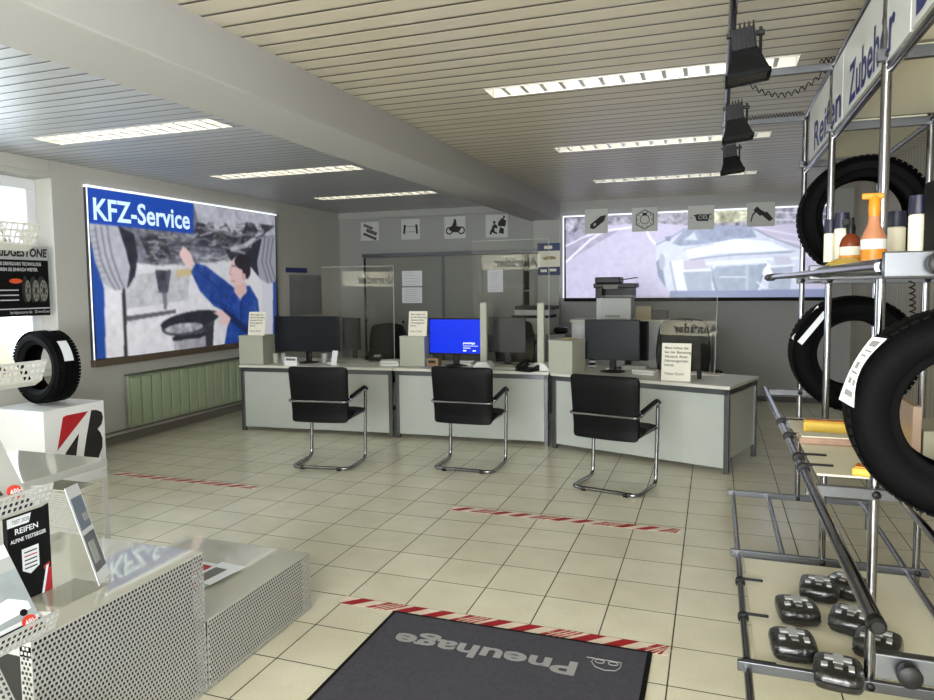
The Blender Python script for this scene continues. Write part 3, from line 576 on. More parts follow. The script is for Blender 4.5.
# ------------------------------------------------------------------ desks
def desk(p0, p1, label, fl, fr):
    p0 = Vector((*p0, 0)); p1 = Vector((*p1, 0)); rz = math.atan2(p1.y-p0.y, p1.x-p0.x); Ln = (p1-p0).length
    t = thing('reception_desk', label, 'desk', p0, rz, 'three desks in a row')
    B = lambda: MB(); D = .80; H = .74
    B().box(-.012, Ln+.012, -.012, D+.01, H-.028, H).build('desk_top', m_desktop, t, world=False, bevel=.003)
    B().box(0, Ln, 0, .035, H-.075, H-.028).box(0, Ln, D-.035, D, H-.075, H-.028).box(0, .035, .035, D-.035, H-.075, H-.028).box(Ln-.035, Ln, .035, D-.035, H-.075, H-.028).build('frame', m_alu, t, world=False)
    for x in (0, Ln-.04):
        for y in (0, D-.04): B().box(x, x+.04, y, y+.04, 0, H-.028).build('leg', m_alu, t, world=False, bevel=.003)
    B().box(.042, Ln-.042, .012, .03, .045, H-.076).build('front_panel', m_desk, t, world=False)
    if fr: B().box(Ln-.03, Ln-.012, .042, D-.042, .12, H-.076).build('side_panel', m_desk, t, world=False)
    if fl: B().box(.012, .03, .042, D-.042, .12, H-.076).build('side_panel', m_desk, t, world=False)
    return t
DA = ((-4.50, 2.46), (-2.705, 2.60)); DB = ((-2.67, 2.605), (-1.05, 2.665)); DC = ((-1.00, 2.625), (.60, 2.085))
desk(*DA, 'pale grey panelled reception desk, left of three, beside the green radiator', 1, 0)
desk(*DB, 'pale grey panelled reception desk, middle of three, carrying the blue monitor', 0, 0)
desk(*DC, 'pale grey panelled reception desk, right of three, angled with open right end', 0, 1)

# ------------------------------------------------------------------ visitor chairs
def chair(label, loc, rz):
    t = thing('cantilever_chair', label, 'chair', loc, rz, 'visitor chairs in front of the desks')
    w = .265
    pts = [(-w, -.15, .615), (-w, .24, .665), (-w, .20, .02), (-w, -.20, .02), (w, -.20, .02), (w, .20, .02), (w, .24, .665), (w, -.15, .615)]
    MB().tube(arc_path(pts, .06), .0155, 12).build('frame', m_chrome, t, True, world=False)
    MB().tube(arc_path([(-w, -.14, .615), (-w-.005, -.235, .608), (w+.005, -.235, .608), (w, -.14, .615)], .03), .011, 12).build('back_bar', m_chrome, t, True, world=False)
    for s in (-1, 1):
        MB().tube(arc_path([(s*w, -.11, .637), (s*w, .21, .678), (s*w, .262, .655)], .03), .019, 10).build('armrest', m_leather, t, True, world=False)
    # backrest: slightly curved pad leaning back
    def pad(name, f, nu=9, nv=9, th=.028, seams=0):
        b = MB(); vs = []; fs = []
        for side in (0, 1):
            for j in range(nv):
                for i in range(nu):
                    a, c_ = i/(nu-1)*2-1, j/(nv-1)*2-1
                    k = 1-.55*max(abs(a), abs(c_))**6; p, nrm = f(a, c_); vs.append(Vector(p)+Vector(nrm)*th*k*(1 if side else -1))
        q = nu*nv
        for j in range(nv-1):
            for i in range(nu-1):
                a = j*nu+i; fs.append((a, a+nu, a+nu+1, a+1)); fs.append((q+a, q+a+1, q+a+nu+1, q+a+nu))
        rim = [i for i in range(nu)]+[j*nu+nu-1 for j in range(1, nv)]+[(nv-1)*nu+i for i in range(nu-2, -1, -1)]+[j*nu for j in range(nv-2, 0, -1)]
        for i in range(len(rim)): a, c_ = rim[i], rim[(i+1) % len(rim)]; fs.append((a, c_, q+c_, q+a))
        b.add(vs, fs); return b.build(name, m_leather, t, True, world=False, sub=1)
    pad('backrest', lambda a, c_: ((a*(.282-.008*(1-c_)), -.19-.025*c_-.02*(1-a*a)-.03*(c_ < -.9), .664+.248*c_), (0, 1, .12)))
    pad('seat', lambda a, c_: ((a*.25, .05+.23*c_, .455+.015*c_+(.02 if abs(c_) < .1 else 0)), (0, 0, 1)), th=.03)
    for s in (-1, 1):
        MB().tube([(s*.235, -.1, .44), (s*w, .215, .46)], .009).build('seat_support', m_chrome, t, world=False)
        MB().box(s*.17-.018, s*.17+.018, -.215, -.185, .0, .03).build('glide', m_black, t, world=False)
    return t
ch = chair('black leather cantilever chair standing before the left desk', (-2.77, 1.41, 0), math.radians(7))
copy_thing(ch, (-1.53, 1.71, 0), math.radians(0), 'black leather cantilever chair in front of the middle desk and blue monitor')
copy_thing(ch, (-.245, 1.44, 0), math.radians(-14), 'black leather cantilever chair in front of the right desk, nearest the shelving')

# ------------------------------------------------------------------ things on the desks
H = .74
def dpos(Dk, s, d):       # s metres along the desk front, d metres behind it
    a, c_ = Vector((*Dk[0], 0)), Vector((*Dk[1], 0)); e = (c_-a).normalized(); n = Vector((-e.y, e.x, 0)); return a+e*s+n*d, math.atan2(e.y, e.x)
def counter_box(u0, u1, v0, Dk, label):
    a, c_ = at(2, H, u0, v0), at(2, H, u1, v0); rz = dpos(Dk, 0, 0)[1]; w = (c_-a).length
    t = thing('counter_box', label, 'box', (a.x, a.y, H), rz, 'grey boxes on the counter')
    MB().box(0, w, 0, .26, 0, .315).build('box_body', m_box, t, world=False, bevel=.004)
    MB().box(-.002, w+.002, -.002, .262, .30, .322).build('lid', m_box, t, world=False, bevel=.003)
    return t, a, w, rz
def notice(p, rz, w, h, label, stand=None, tilt=.12):
    t = thing('paper_notice', label, 'notice', p, rz, 'printed notices on the counter')
    T = Matrix.Rotation(-tilt, 4, 'X'); b = MB(T); b.box(0, w, -.002, .0, 0, h).build('sheet', m_paper, t, world=False)
    b = MB(T); rows = ['Bitte halten Sie', 'bei der Beratung', 'Abstand, Ihren', 'Fahrzeugschein', 'bereit.', '', 'Vielen Dank!']
    for k, r_ in enumerate(rows):
        if r_: b.text(r_, (w*.1, -.003, h*(.84-.115*k)), (1, 0, 0), (0, 0, 1), h*.1, bold=.01 if k < 5 else 0)
    b.build('lettering', m_ink, t, world=False)
    if stand: MB().box(w*.8, w*.95, .002, .09, 0, .01).box(w*.82, w*.93, .055, .07, 0, h*.72).build('stand', m_black, t, world=False)
    return t
t1, a1, w1, r1 = counter_box(239.5, 265.5, 364, DA, 'plain grey box at left end of the counter carrying a printed notice')
t2, a2, w2, r2 = counter_box(400, 426, 366, DB, 'plain grey box left of the blue monitor carrying a printed notice')
t3, a3, w3, r3 = counter_box(548.5, 575.5, 373, DC, 'plain grey box beside the dark monitor with a small dish on top')
notice((a1.x+.09, a1.y+.05, H+.323), r1, .21, .265, 'cream notice leaning on the leftmost counter box', tilt=.15)
notice((a2.x+.08, a2.y+.05, H+.323), r2, .21, .265, 'cream notice standing on the box beside the blue monitor', tilt=.15)
p = at(2, H, 661, 380); notice((p.x, p.y, H), DC and dpos(DC, 0, 0)[1]+.2, .25, .33, 'cream notice on a black stand on the right desk', True, tilt=.14)
tag(MB().lathe((a3.x+.19, a3.y+.1, H+.323), (0, 0, 1), [(.03, 0), (.06, .004), (.065, .012), (.055, .012), (.03, .006), (0, .006)], 24).build('round_dish', mat('dish_tan', (190, 168, 120), .5), smooth=True), 'small tan round dish lying on the grey box beside dark monitor', 'dish')

def monitor(p, rz, w, h, z0, label, scr, group='computer monitors', menu=False, zb=H, back=False):
    t = thing('computer_monitor', label, 'monitor', (p.x, p.y, zb), rz, group); hz = z0-zb
    MB().box(-w/2, w/2, 0, .035, hz, hz+h).build('casing', m_black, t, world=False, bevel=.005)
    s = MB().box(-w/2+.012, w/2-.012, -.002, .002, hz+.016, hz+h-.012).build('screen', scr, t, world=False)
    if menu:
        b = MB(); b.text('pneuhage', (w*.16, -.003, hz+h*.30), (1, 0, 0), (0, 0, 1), .035, bold=.01); b.box(w*.16, w*.44, -.003, -.0025, hz+h*.24, hz+h*.25); b.box(w*.16, w*.3, -.003, -.0025, hz+h*.18, hz+h*.195); b.box(w*.16, w*.22, -.003, -.0025, hz+h*.1, hz+h*.13); b.box(w*.34, w*.40, -.003, -.0025, hz+h*.1, hz+h*.13)
        b.build('screen_lettering', mat('screen_white', (220, 230, 255), emit=.4, var=0), s, world=False)
    MB().box(-.03, .03, .035, .075, .015, hz+h*.5).build('stand_neck', m_black, t, world=False, bevel=.006)
    MB().lathe((0, .05, 0), (0, 0, 1), [(.12, 0), (.12, .006), (.04, .018), (.0, .02)], 28).build('stand_base', m_black, t, smooth=True, world=False)
    return t
def mon_px(u0, u1, v0, v1, y, label, scr, rz=0, **k):
    a, c_ = at(1, y, u0, v1), at(1, y, u1, v0); return monitor(Vector(((a.x+c_.x)/2, y, 0)), rz, (c_-a).x, c_.z-a.z, a.z, label, scr, **k)
mon_px(276, 337, 316.5, 351, 2.80, 'dark switched-off monitor on the left desk beside the planner', m_screendark, .05)
mon_px(338, 363, 317.5, 349, 3.12, 'dark monitor half hidden behind another at right of left desk', m_black, -.5)
mon_px(429, 481, 318.5, 354, 2.92, 'monitor showing a bright blue screen on the middle desk', m_screenblue, 0, menu=True)
mon_px(489, 525, 317.5, 352, 3.1, 'dark monitor between the two white posts on middle desk', m_black, .1)
mon_px(584, 640, 320, 359.5, 2.80, 'large dark monitor on black foot on the right desk', m_screendark, -.1)
mon_px(604, 649, 321, 359.5, 3.14, 'dark monitor mostly hidden behind the large one, right desk', m_black, -.25)

# acrylic hygiene screens; they mirror the wheel display that stands behind the camera
SIGN = Vector((-4.45, -4.3, 2.0))
def screen(pts, y, mirror, label, posts=False):
    A = [at(1, y, *q) for q in pts]; c0 = (A[0]+A[1]+A[2]+A[3])/4
    P = at(1, y, *mirror); n = ((SIGN-P).normalized()+(CAM-P).normalized()).normalized(); n_ = -n       # n_ points away from camera
    X = Vector((0, 0, 1)).cross(n).normalized(); Z = n.cross(X).normalized()
    if X.x < 0: X = -X
    if Z.z < 0: Z = -Z
    def hit(u, v): d = at(1, y, u, v)-CAM; return CAM+d*((P-CAM).dot(n)/d.dot(n))
    Q = [hit(*q) for q in pts]; xs = [(q-P).dot(X) for q in Q]; zs = [(q-P).dot(Z) for q in Q]
    x0, x1 = (xs[0]+xs[3])/2, (xs[1]+xs[2])/2; z1 = (zs[0]+zs[1])/2; z0 = (H+.003-P.z)/Z.z
    base = P+X*((x0+x1)/2)+Z*z0
    t = thing('acrylic_screen', label, 'protective screen', (base.x, base.y, H), 0, 'clear acrylic screens on the counter')
    MB().obox(P+X*((x0+x1)/2)+Z*((z0+z1)/2), X*((x1-x0)/2), n*.003, Z*((z1-z0)/2)).build('pane', m_plex, t)
    e = MB(); e.obox(P+X*x1+Z*((z0+z1)/2), X*.002, n*.004, Z*((z1-z0)/2)); e.obox(P+X*((x0+x1)/2)+Z*z1, X*((x1-x0)/2), n*.004, Z*.002); e.build('pane_edge', m_plexedge, t)
    for x in (x0+.12, x1-.12):
        q = P+X*x+Z*z0
        if posts: continue
        MB().box(q.x-.03, q.x+.03, q.y-.08, q.y+.08, H, H+.012).build('foot', m_white, t)
    return t, P, X, Z, n
screen([(322, 267), (394, 266), (394, 366), (322, 364)], 2.97, (372, 279), 'clear acrylic screen on the left desk mirroring a wheel display')
screen([(473, 241), (549, 239), (549, 368), (473, 366)], 2.98, (511, 262), 'tall clear acrylic screen on middle desk behind the white posts')
screen([(600, 297), (716, 295), (716, 374), (600, 374)], 2.93, (690, 328), 'clear acrylic screen on the right desk around the notice')
for u, lb in ((484, 'slim white upright post on middle desk, right of the blue monitor'), (541, 'slim white upright post on middle desk, beside a grey box')):
    q = at(1, 2.80, u, 362); tp = at(1, 2.80, u, 302.5)
    t = thing('white_post', lb, 'post', (q.x, 2.80, H), 0, 'white posts on the middle desk')
    MB().box(-.036, .036, -.02, .02, .03, tp.z-H).build('upright', m_box, t, world=False, bevel=.01)
    MB().prism((0, .09, 0), (1, 0, 0), (0, 0, 1), [(-.1, 0), (.1, 0), (.1, .02), (.05, .075), (-.05, .075), (-.1, .02)], .17).build('foot', m_white, t, world=False, bevel=.008)

# small office things
def put(name, label, cat, mb, m, group=None, **k): return tag(mb.build(name, m, **k), label, cat, group)
def keyboard(u, v, label, rz=0, w=.4):
    p = at(2, H+.01, u, v); t = thing('keyboard', label, 'keyboard', (p.x, p.y, H), rz, 'keyboards on the desks')
    MB().prism((-w/2, 0, 0), (0, 1, 0), (0, 0, 1), [(0, 0), (.15, 0), (.15, .03), (0, .015)], w).build('body', m_box, t, world=False, bevel=.003)
    b = MB()
    for i in range(14):
        for j in range(5): x = -w/2+.02+i*(w-.04)/14; b.obox((x+.011, .02+j*.026, .018+j*.0026), (.009, 0, 0), (0, .009, .001), (0, 0, .004))
    b.build('keys', mat('keys_grey', (150, 148, 132), .6), t, world=False)
keyboard(350, 361, 'pale keyboard on the left desk behind the screen'); keyboard(502, 368, 'pale keyboard between the white posts on middle desk', w=.36)
def phone(u, v, label, rz=0):
    p = at(2, H+.02, u, v); t = thing('desk_phone', label, 'telephone', (p.x, p.y, H), rz, 'desk telephones')
    MB().prism((-.09, 0, 0), (0, 1, 0), (0, 0, 1), [(0, 0), (.18, 0), (.18, .07), (0, .02)], .18).build('body', m_black, t, world=False, bevel=.008)
    MB().tube(arc_path([(-.065, .0, .03), (-.065, .04, .065), (-.065, .14, .095), (-.065, .17, .08)], .02), .018, 8).build('handset', m_black, t, smooth=True, world=False)
    MB().obox((.04, .12, .056), (.035, 0, 0), (0, .03, .009), (0, 0, .002)).build('display', m_lgrey, t, world=False)
phone(372, 360, 'black desk telephone on the left desk near the right edge', .3); phone(522, 370, 'black desk telephone in front of the right white post', -.4)
def ppile(u, v, w, d, n, label, rz=0, m=None, h=.004):
    p = at(2, H, u, v); t = thing('paper_stack', label, 'papers', (p.x, p.y, H), rz, 'paper stacks on the desks'); r_ = random.Random(int(u))
    for k in range(n):
        a = r_.uniform(-.2, .2); T = Matrix.Rotation(a, 4, 'Z'); MB(T).box(-w/2, w/2, -d/2, d/2, k*h, k*h+h*.9).build('paper', (m or [m_paperw, m_paper, m_lgrey])[k % 3], t, world=False)
ppile(391, 365, .2, .15, 6, 'loose white paper stack beside the middle desk box', .2, h=.01); ppile(600, 360, .2, .16, 4, 'small pile of printed papers left of the dark monitor foot', .3)
ppile(645, 374, .22, .1, 5, 'low pile of white papers beside the notice stand', -.3, h=.008); ppile(705, 374, .3, .2, 2, 'flat papers at the bare right end of the counter', -.35); ppile(466, 365, .17, .1, 4, 'white paper block under the blue monitor', 0, h=.012)
def cup(u, v, r, h, m, label, z=H):
    p = at(2, z, u, v); return put('pen_pot', label, 'pot', MB().lathe((p.x, p.y, z), (0, 0, 1), [(r*.85, 0), (r, h), (r*.88, h), (r*.75, .006), (0, .006)], 20), m, 'small pots on the counter', smooth=True)
cup(276, 363, .035, .11, m_box, 'pale cylindrical pot beside the leftmost counter box'); cup(284, 362, .03, .1, m_lgrey, 'grey cylindrical pot, second right of the leftmost box')
cup(325, 362.5, .04, .105, m_lgrey, 'grey cup left of the keyboard on left desk'); cup(699, 379, .022, .08, m_black, 'small black pot behind the notice on the right desk')
t = thing('business_card_holder', 'white card holder with dark print at left desk edge', 'card holder', (0, 0, 0)); p = at(2, H, 284, 365.5); q = at(2, H, 299, 365.5); t.location = (p.x, p.y, H)
MB().box(p.x, q.x, p.y, p.y+.05, H, H+.04).build('holder', m_white, t, bevel=.003); MB().box(p.x+.005, q.x-.005, p.y+.01, p.y+.014, H+.03, H+.095).box(p.x+.02, q.x-.02, p.y+.0085, p.y+.01, H+.055, H+.08, 1).build('card', [m_paperw, m_inkg], t)
t = thing('leaflet_holder', 'small leaning pale leaflet holder right of the cups, left desk', 'leaflet holder', (0, 0, 0)); p = at(2, H, 333, 365); t.location = (p.x, p.y, H)
MB().box(p.x-.03, p.x+.05, p.y, p.y+.04, H, H+.02).build('base', m_white, t); MB().obox((p.x+.01, p.y+.02, H+.085), (.035, 0, 0), (0, .003, 0), (.008, .01, .07)).build('leaflet', m_paperw, t)
t = thing('cardboard_carton', 'small brown carton between the box and the blue monitor', 'carton', (0, 0, 0)); p = at(2, H, 432, 366); t.location = (p.x, p.y, H)
MB().box(p.x-.07, p.x+.07, p.y, p.y+.1, H, H+.08).build('carton_body', mat('cardboard', (150, 122, 84), .7), t, bevel=.003); MB().box(p.x-.04, p.x+.04, p.y-.001, p.y, H+.03, H+.06).build('carton_print', m_ink, t)
t = thing('filing_tray', 'clear ribbed filing tray with papers on the right desk', 'tray', (0, 0, 0)); p = at(2, H, 634, 371); t.location = (p.x, p.y, H)
b = MB(); b.box(p.x-.12, p.x+.12, p.y, p.y+.2, H, H+.006); b.box(p.x-.12, p.x+.12, p.y, p.y+.005, H, H+.05); b.box(p.x-.12, p.x-.115, p.y, p.y+.2, H, H+.05); b.box(p.x+.115, p.x+.12, p.y, p.y+.2, H, H+.05); b.build('tray', m_box, t)
b = MB()
for k in range(9): x = p.x-.1+k*.025; b.box(x, x+.006, p.y-.003, p.y, H+.004, H+.048)
b.build('ribs', m_grey, t); MB().box(p.x-.1, p.x+.1, p.y+.01, p.y+.19, H+.006, H+.04).build('papers', m_paperw, t)
t = thing('paper_stand', 'tiny striped paper stand between box and dark monitor', 'stand', (0, 0, 0)); p = at(2, H, 592, 368); t.location = (p.x, p.y, H)
for k in range(4): MB().obox((p.x, p.y+k*.01, H+.02+k*.022), (.03, 0, 0), (0, .012, .008), (0, 0, .003)).build('leaf', [m_paperw, m_blackm][k % 2], t)
MB().box(p.x-.02, p.x+.02, p.y-.01, p.y+.04, H, H+.012).build('base', m_black, t)

# ------------------------------------------------------------------ furniture behind the desks
t = thing('office_cabinet', 'high pale grey cabinet behind the right desk carrying the printer', 'cabinet', (-.5, 3.9, 0))
MB().box(-1.02, -.02, 3.75, 4.2, 0, 1.17).build('carcass', m_lgrey, t, bevel=.004); MB().box(-1.04, 0, 3.73, 4.22, 1.17, 1.20).build('top', m_box, t, bevel=.003)
for x in (-.98, -.49): MB().box(x, x+.45, 3.735, 3.75, .08, 1.14).build('door', m_lgrey, t, bevel=.003)
t = thing('laser_printer', 'multifunction printer with black scanner lid on the high cabinet', 'printer', (-.56, 3.9, 1.2))
MB().box(-.76, -.38, 3.82, 4.14, 1.2, 1.44).build('paper_unit', m_lgrey, t, bevel=.008); MB().box(-.66, -.5, 3.812, 3.82, 1.225, 1.25).build('tray_handle', m_grey, t)
MB().box(-.77, -.7, 3.82, 4.14, 1.44, 1.55).box(-.46, -.36, 3.82, 4.14, 1.44, 1.55).box(-.7, -.46, 4.06, 4.14, 1.44, 1.55).build('output_bay', m_black, t); MB().box(-.79, -.33, 3.80, 4.15, 1.55, 1.60).build('scanner', m_black, t, bevel=.008)
MB().box(-.78, -.5, 3.84, 4.13, 1.60, 1.67).build('document_feeder', m_black, t, bevel=.012); MB().obox((-.42, 3.98, 1.65), (.09, 0, .012), (0, .1, 0), (-.001, 0, .004)).build('feeder_tray', m_black, t); MB().obox((-.6, 3.79, 1.565), (.08, 0, 0), (0, .012, .02), (0, 0, .004)).build('control_panel', m_grey, t)
p = at(1, 3.95, 648, 320)
put('file_box', 'tan carton standing on the high cabinet beside the printer', 'carton', MB().box(-.33, -.17, 3.85, 4.1, 1.2, 1.345), mat('tan_board', (140, 126, 98), .7), bevel=.003)
put('file_box', 'dark document carton at right end of the high cabinet', 'carton', MB().box(-.165, -.005, 3.85, 4.15, 1.2, 1.30), mat('dark_board', (58, 54, 52), .7), bevel=.003)
t = thing('drawer_cabinet', 'grey drawer cabinet behind the right white post', 'cabinet', (-1.65, 4.6, 0))
MB().box(-2.0, -1.25, 4.5, 5.0, 0, .98).build('carcass', m_grey, t, bevel=.004)
for z in (.05, .36, .67): d = MB().box(-1.98, -1.27, 4.485, 4.5, z, z+.28).build('drawer', m_lgrey if 0 else m_grey, t, bevel=.003); MB().box(-1.7, -1.55, 4.475, 4.485, z+.2, z+.22).build('handle', m_black, d)
t = thing('stacked_device', 'small beige printer with dark lid on the grey drawer cabinet', 'printer', (-1.6, 4.65, .98))
MB().box(-1.92, -1.45, 4.52, 4.9, .98, 1.18).build('casing', m_box, t, bevel=.008); MB().box(-1.93, -1.44, 4.51, 4.91, 1.18, 1.21).build('band', m_blackm, t); MB().box(-1.9, -1.46, 4.54, 4.88, 1.21, 1.28).build('tray', m_lgrey, t, bevel=.006); MB().box(-1.9, -1.4, 4.56, 4.88, 1.28, 1.33).build('lid', m_black, t, bevel=.006)
put('black_bag', 'black lumpy bag on the right end of the drawer cabinet', 'bag', MB().lathe((-1.34, 4.7, .98), (0, 0, 1), [(.07, 0), (.1, .03), (.08, .07), (.03, .09), (0, .09)], 16), m_black, smooth=True)
def office_chair(x, y, rz, label, w=.5, zt=1.2, zb=.6):
    t = thing('office_chair', label, 'office chair', (x, y, 0), rz, 'black office chairs behind the desks')
    b = MB(); vs = []; fs = []; nu, nv = 9, 8
    for s_ in (0, 1):
        for j in range(nv):
            for i in range(nu):
                a = i/(nu-1)*2-1; c_ = j/(nv-1); ww = w/2*(.86+.14*math.sin(PI*min(1, c_*1.1)))*(1 if c_ < .9 else .93); vs.append((a*ww, (.03+.04*a*a)*(-1)+(.05*s_), zb+(zt-zb)*c_-.03*a*a*(c_ > .9)))
    q = nu*nv
    for j in range(nv-1):
        for i in range(nu-1): a = j*nu+i; fs += [(a, a+1, a+nu+1, a+nu), (q+a, q+a+nu, q+a+nu+1, q+a+1)]
    rim = list(range(nu))+[j*nu+nu-1 for j in range(1, nv)]+[(nv-1)*nu+i for i in range(nu-2, -1, -1)]+[j*nu for j in range(nv-2, 0, -1)]
    for i in range(len(rim)): a, c_ = rim[i], rim[(i+1) % len(rim)]; fs.append((a, q+a, q+c_, c_))
    b.add(vs, fs).build('backrest', m_leather, t, True, world=False, sub=1)
    MB().box(-w/2, w/2, -.5, -.02, .44, .52).build('seat', m_leather, t, world=False, bevel=.03); MB().tube([(0, -.25, .08), (0, -.25, .44)], .03).build('gas_column', m_black, t, True, world=False)
    b = MB()
    for k in range(5): a = k*2*PI/5; b.tube([(0, -.25, .1), (.3*math.cos(a), -.25+.3*math.sin(a), .06)], [.025, .015])
    b.build('star_base', m_black, t, world=False)
    for k in range(5): a = k*2*PI/5; MB().lathe((.3*math.cos(a), -.25+.3*math.sin(a)-.015, .03), (0, 1, 0), [(.03, 0), (.03, .03)], 14).build('castor', m_black, t, world=False)
    for s_ in (-1, 1): MB().tube(arc_path([(s_*w*.5, -.1, .5), (s_*(w*.5+.05), -.12, .7), (s_*(w*.5+.05), -.35, .7)], .04), .018, 8).build('armrest', m_black, t, True, world=False)
office_chair(.17, 3.68, .15, 'black high-backed office chair behind the right desk', .56, 1.23, .55)
office_chair(-1.74, 4.0, 0, 'black office chair behind the middle desk monitors', .5, 1.19, .6)
office_chair(-3.4, 4.0, .2, 'black office chair behind the left desk, mostly hidden', .5, 1.14, .6)

# ------------------------------------------------------------------ floor tapes and doormat
def tape(x0, x1, y, w, label, full=True, n=11):
    t = thing('floor_tape', label, 'floor tape', ((x0+x1)/2, y, 0), 0, 'red and white distance tapes')
    MB().box(x0, x1, y-w/2, y+w/2, .0002, .0012).build('tape_strip', m_tapew, t)
    b = MB(); q = (x1-x0)/n
    for k in range(n):
        x = x0+k*q
        P4 = lambda e0, e1, m=0, h=.0003: b.prism((0, 0, .0012), (1, 0, 0), (0, 1, 0), [(max(x0, x+e0), y-w/2), (max(x0, x+e1), y-w/2), (min(x1, x+e1+w*1.1), y+w/2), (min(x1, x+e0+w*1.1), y+w/2)], h, m)
        if k % 3 == 1: P4(0, q*.22); P4(q*.3, q*.42); P4(q*.5, q*.6); P4(q*.68, q*.8); b.text('ABSTAND HALTEN', (x+w*.45, y-w*.12, .0016), (1, 0, 0), (0, 1, 0), w*.3, 1, width=q*.95)
        else: P4(0, q*.5)
    b.build('red_stripes', [m_taper, m_tapew], t)
tape(-4.40, -2.95, .565, .085, 'worn red and white floor tape on tiles left, near the low displays')
tape(-1.28, .29, .56, .085, 'red and white floor tape on tiles before the right chair')
tape(-1.29, .31, -1.004, .084, 'bright red and white floor tape along the dark doormat edge')
t = thing('doormat', 'dark grey doormat with upside-down Pneuhage lettering', 'doormat', (-.37, -2.1, 0))
MB().box(-.985, .245, -3.1, -1.045, 0, .007).build('rubber_edge', m_blackm, t, bevel=.002); MB().box(-.965, .225, -3.08, -1.065, .007, .0095).build('pile', m_carpet, t)
b = MB(); o_ = at(2, .01, 575, 654); e_ = at(2, .01, 396, 633); b.text('Pneuhage', (o_.x+.035, -1.245, .0097), (-1, 0, 0), (0, -1, 0), .145, bold=.03, width=o_.x-e_.x+.015, shear=.0); b.build('lettering', m_matprint, t)
b = MB(); q_ = at(2, .01, 606, 664); cx, cy = q_.x, q_.y
T_ = lambda pts, cl=False: b.tube([(cx+x, cy+y, .0097) for x, y in pts], .0022, 5, closed=cl)
for s_ in (-.028, .028): T_([(s_+.02*math.cos(a*PI/6), .012+.014*math.sin(a*PI/6)) for a in range(12)], True)
T_([(-.085, .03), (.06, .03)]); T_([(-.055, .028), (-.06, .0), (-.04, -.035), (.0, -.05), (.045, -.04), (.06, -.01), (.06, .03)])
b.build('emblem', m_matprint, t)

# ------------------------------------------------------------------ low perforated displays
def display(x0, x1, y0, y1, z, label, flange=True):
    t = thing('perforated_display', label, 'display stand', ((x0+x1)/2, (y0+y1)/2, 0), 0, 'perforated metal displays')
    MB().box(x0, x1, y0, y1, z-.004, z).build('top_plate', m_top, t, bevel=.0015)
    MB().box(x0+.03, x1-.03, y0+.03, y1-.03, .0, z-.03).build('shade_block', m_shade, t)  # dark block added so the holes look shaded within
    p = .0152; nu = int((y1-y0-.004)/p); nv = int((z-.008)/p); oy = y0+((y1-y0)-nu*p)/2
    for x, nm in ((x1, 'side_panel'), (x0+.002, 'side_panel')):
        if nm: MB().perf((x, y0+.001, .003), (0, (y1-y0-.002)/(nu*p), 0), (0, 0, (z-.006)/(nv*p)), nu, nv, p, .66).build(nm, m_perf, t, solid=.0015)
    for yy in (y0+.001, y1-.003):
        nf = 3; MB().perf((x1-nf*p-.002, yy, .004), (1, 0, 0), (0, 0, 1), nf, nv, p, .66).build('flange', m_perf, t, solid=.0012)
        MB().perf((x0+.002, yy, .004), (1, 0, 0), (0, 0, 1), nf, nv, p, .66).build('flange', m_perf, t, solid=.0012)
        nu2 = int((x1-x0)/p)-1; MB().box(x0+.002, x1-.002, yy, yy+.0015, z-.05, z-.004).build('apron', m_perf, t)
    return t
display(-2.14, -1.39, -1.895, -1.14, .285, 'low perforated metal display with glossy top, nearest the doormat')
display(-2.14, -1.39, -2.645, -1.905, .567, 'taller perforated metal display with glossy top at front left')
t = thing('perforated_table', 'open perforated metal table in front of the white tyre cube', 'display table', (-3.37, -1.2, 0))
X0, X1, Y0, Y1, Z1 = -3.75, -3.0, -1.6, -.83, .565
MB().box(X0, X1, Y0, Y1, Z1-.004, Z1).build('top_plate', m_top, t); MB().box(X1-.0015, X1, Y0, Y1, Z1-.045, Z1-.004).build('apron', m_perf, t); MB().box(X0, X1-.06, Y1-.2, Y1-.02, .405, .41).build('glossy_shelf', m_top, t)
p = .0132
for yy in (Y0+.001, Y1-.001-3*p): MB().perf((X1, yy, .004), (0, 1, 0), (0, 0, 1), 3, 38, p, .56).build('leg', m_perf, t, solid=.0015); MB().perf((X0, yy, .004), (0, 1, 0), (0, 0, 1), 3, 38, p, .56).build('leg', m_perf, t, solid=.0015)
MB().perf((X0+.01, Y1-.2, .0), (1, 0, 0), (0, 0, 1), 54, 30, p, .56).build('perforated_panel', m_perf, t, solid=.0015)
# leaflets on the low display
t = thing('leaflet_pile', 'white and dark red leaflets lying on the lowest display', 'leaflets', (-1.7, -1.5, .285))
for k, (cx, cy, a, m) in enumerate(((-1.80, -1.52, .0, m_paperw), (-1.73, -1.56, -.1, m_red), (-1.66, -1.56, -.12, m_paperw), (-1.68, -1.60, -.2, m_red), (-1.64, -1.53, -.1, m_paperw))):
    T = Matrix.Translation((cx, cy, .286+k*.0035)) @ Matrix.Rotation(a, 4, 'Z'); b = MB(T); b.box(-.07, .07, -.11, .11, 0, .003)
    if m is m_paperw: b.box(-.05, .02, -.09, .05, .003, .0032, 1)
    b.build('leaflet', [m, m_inkg], t)

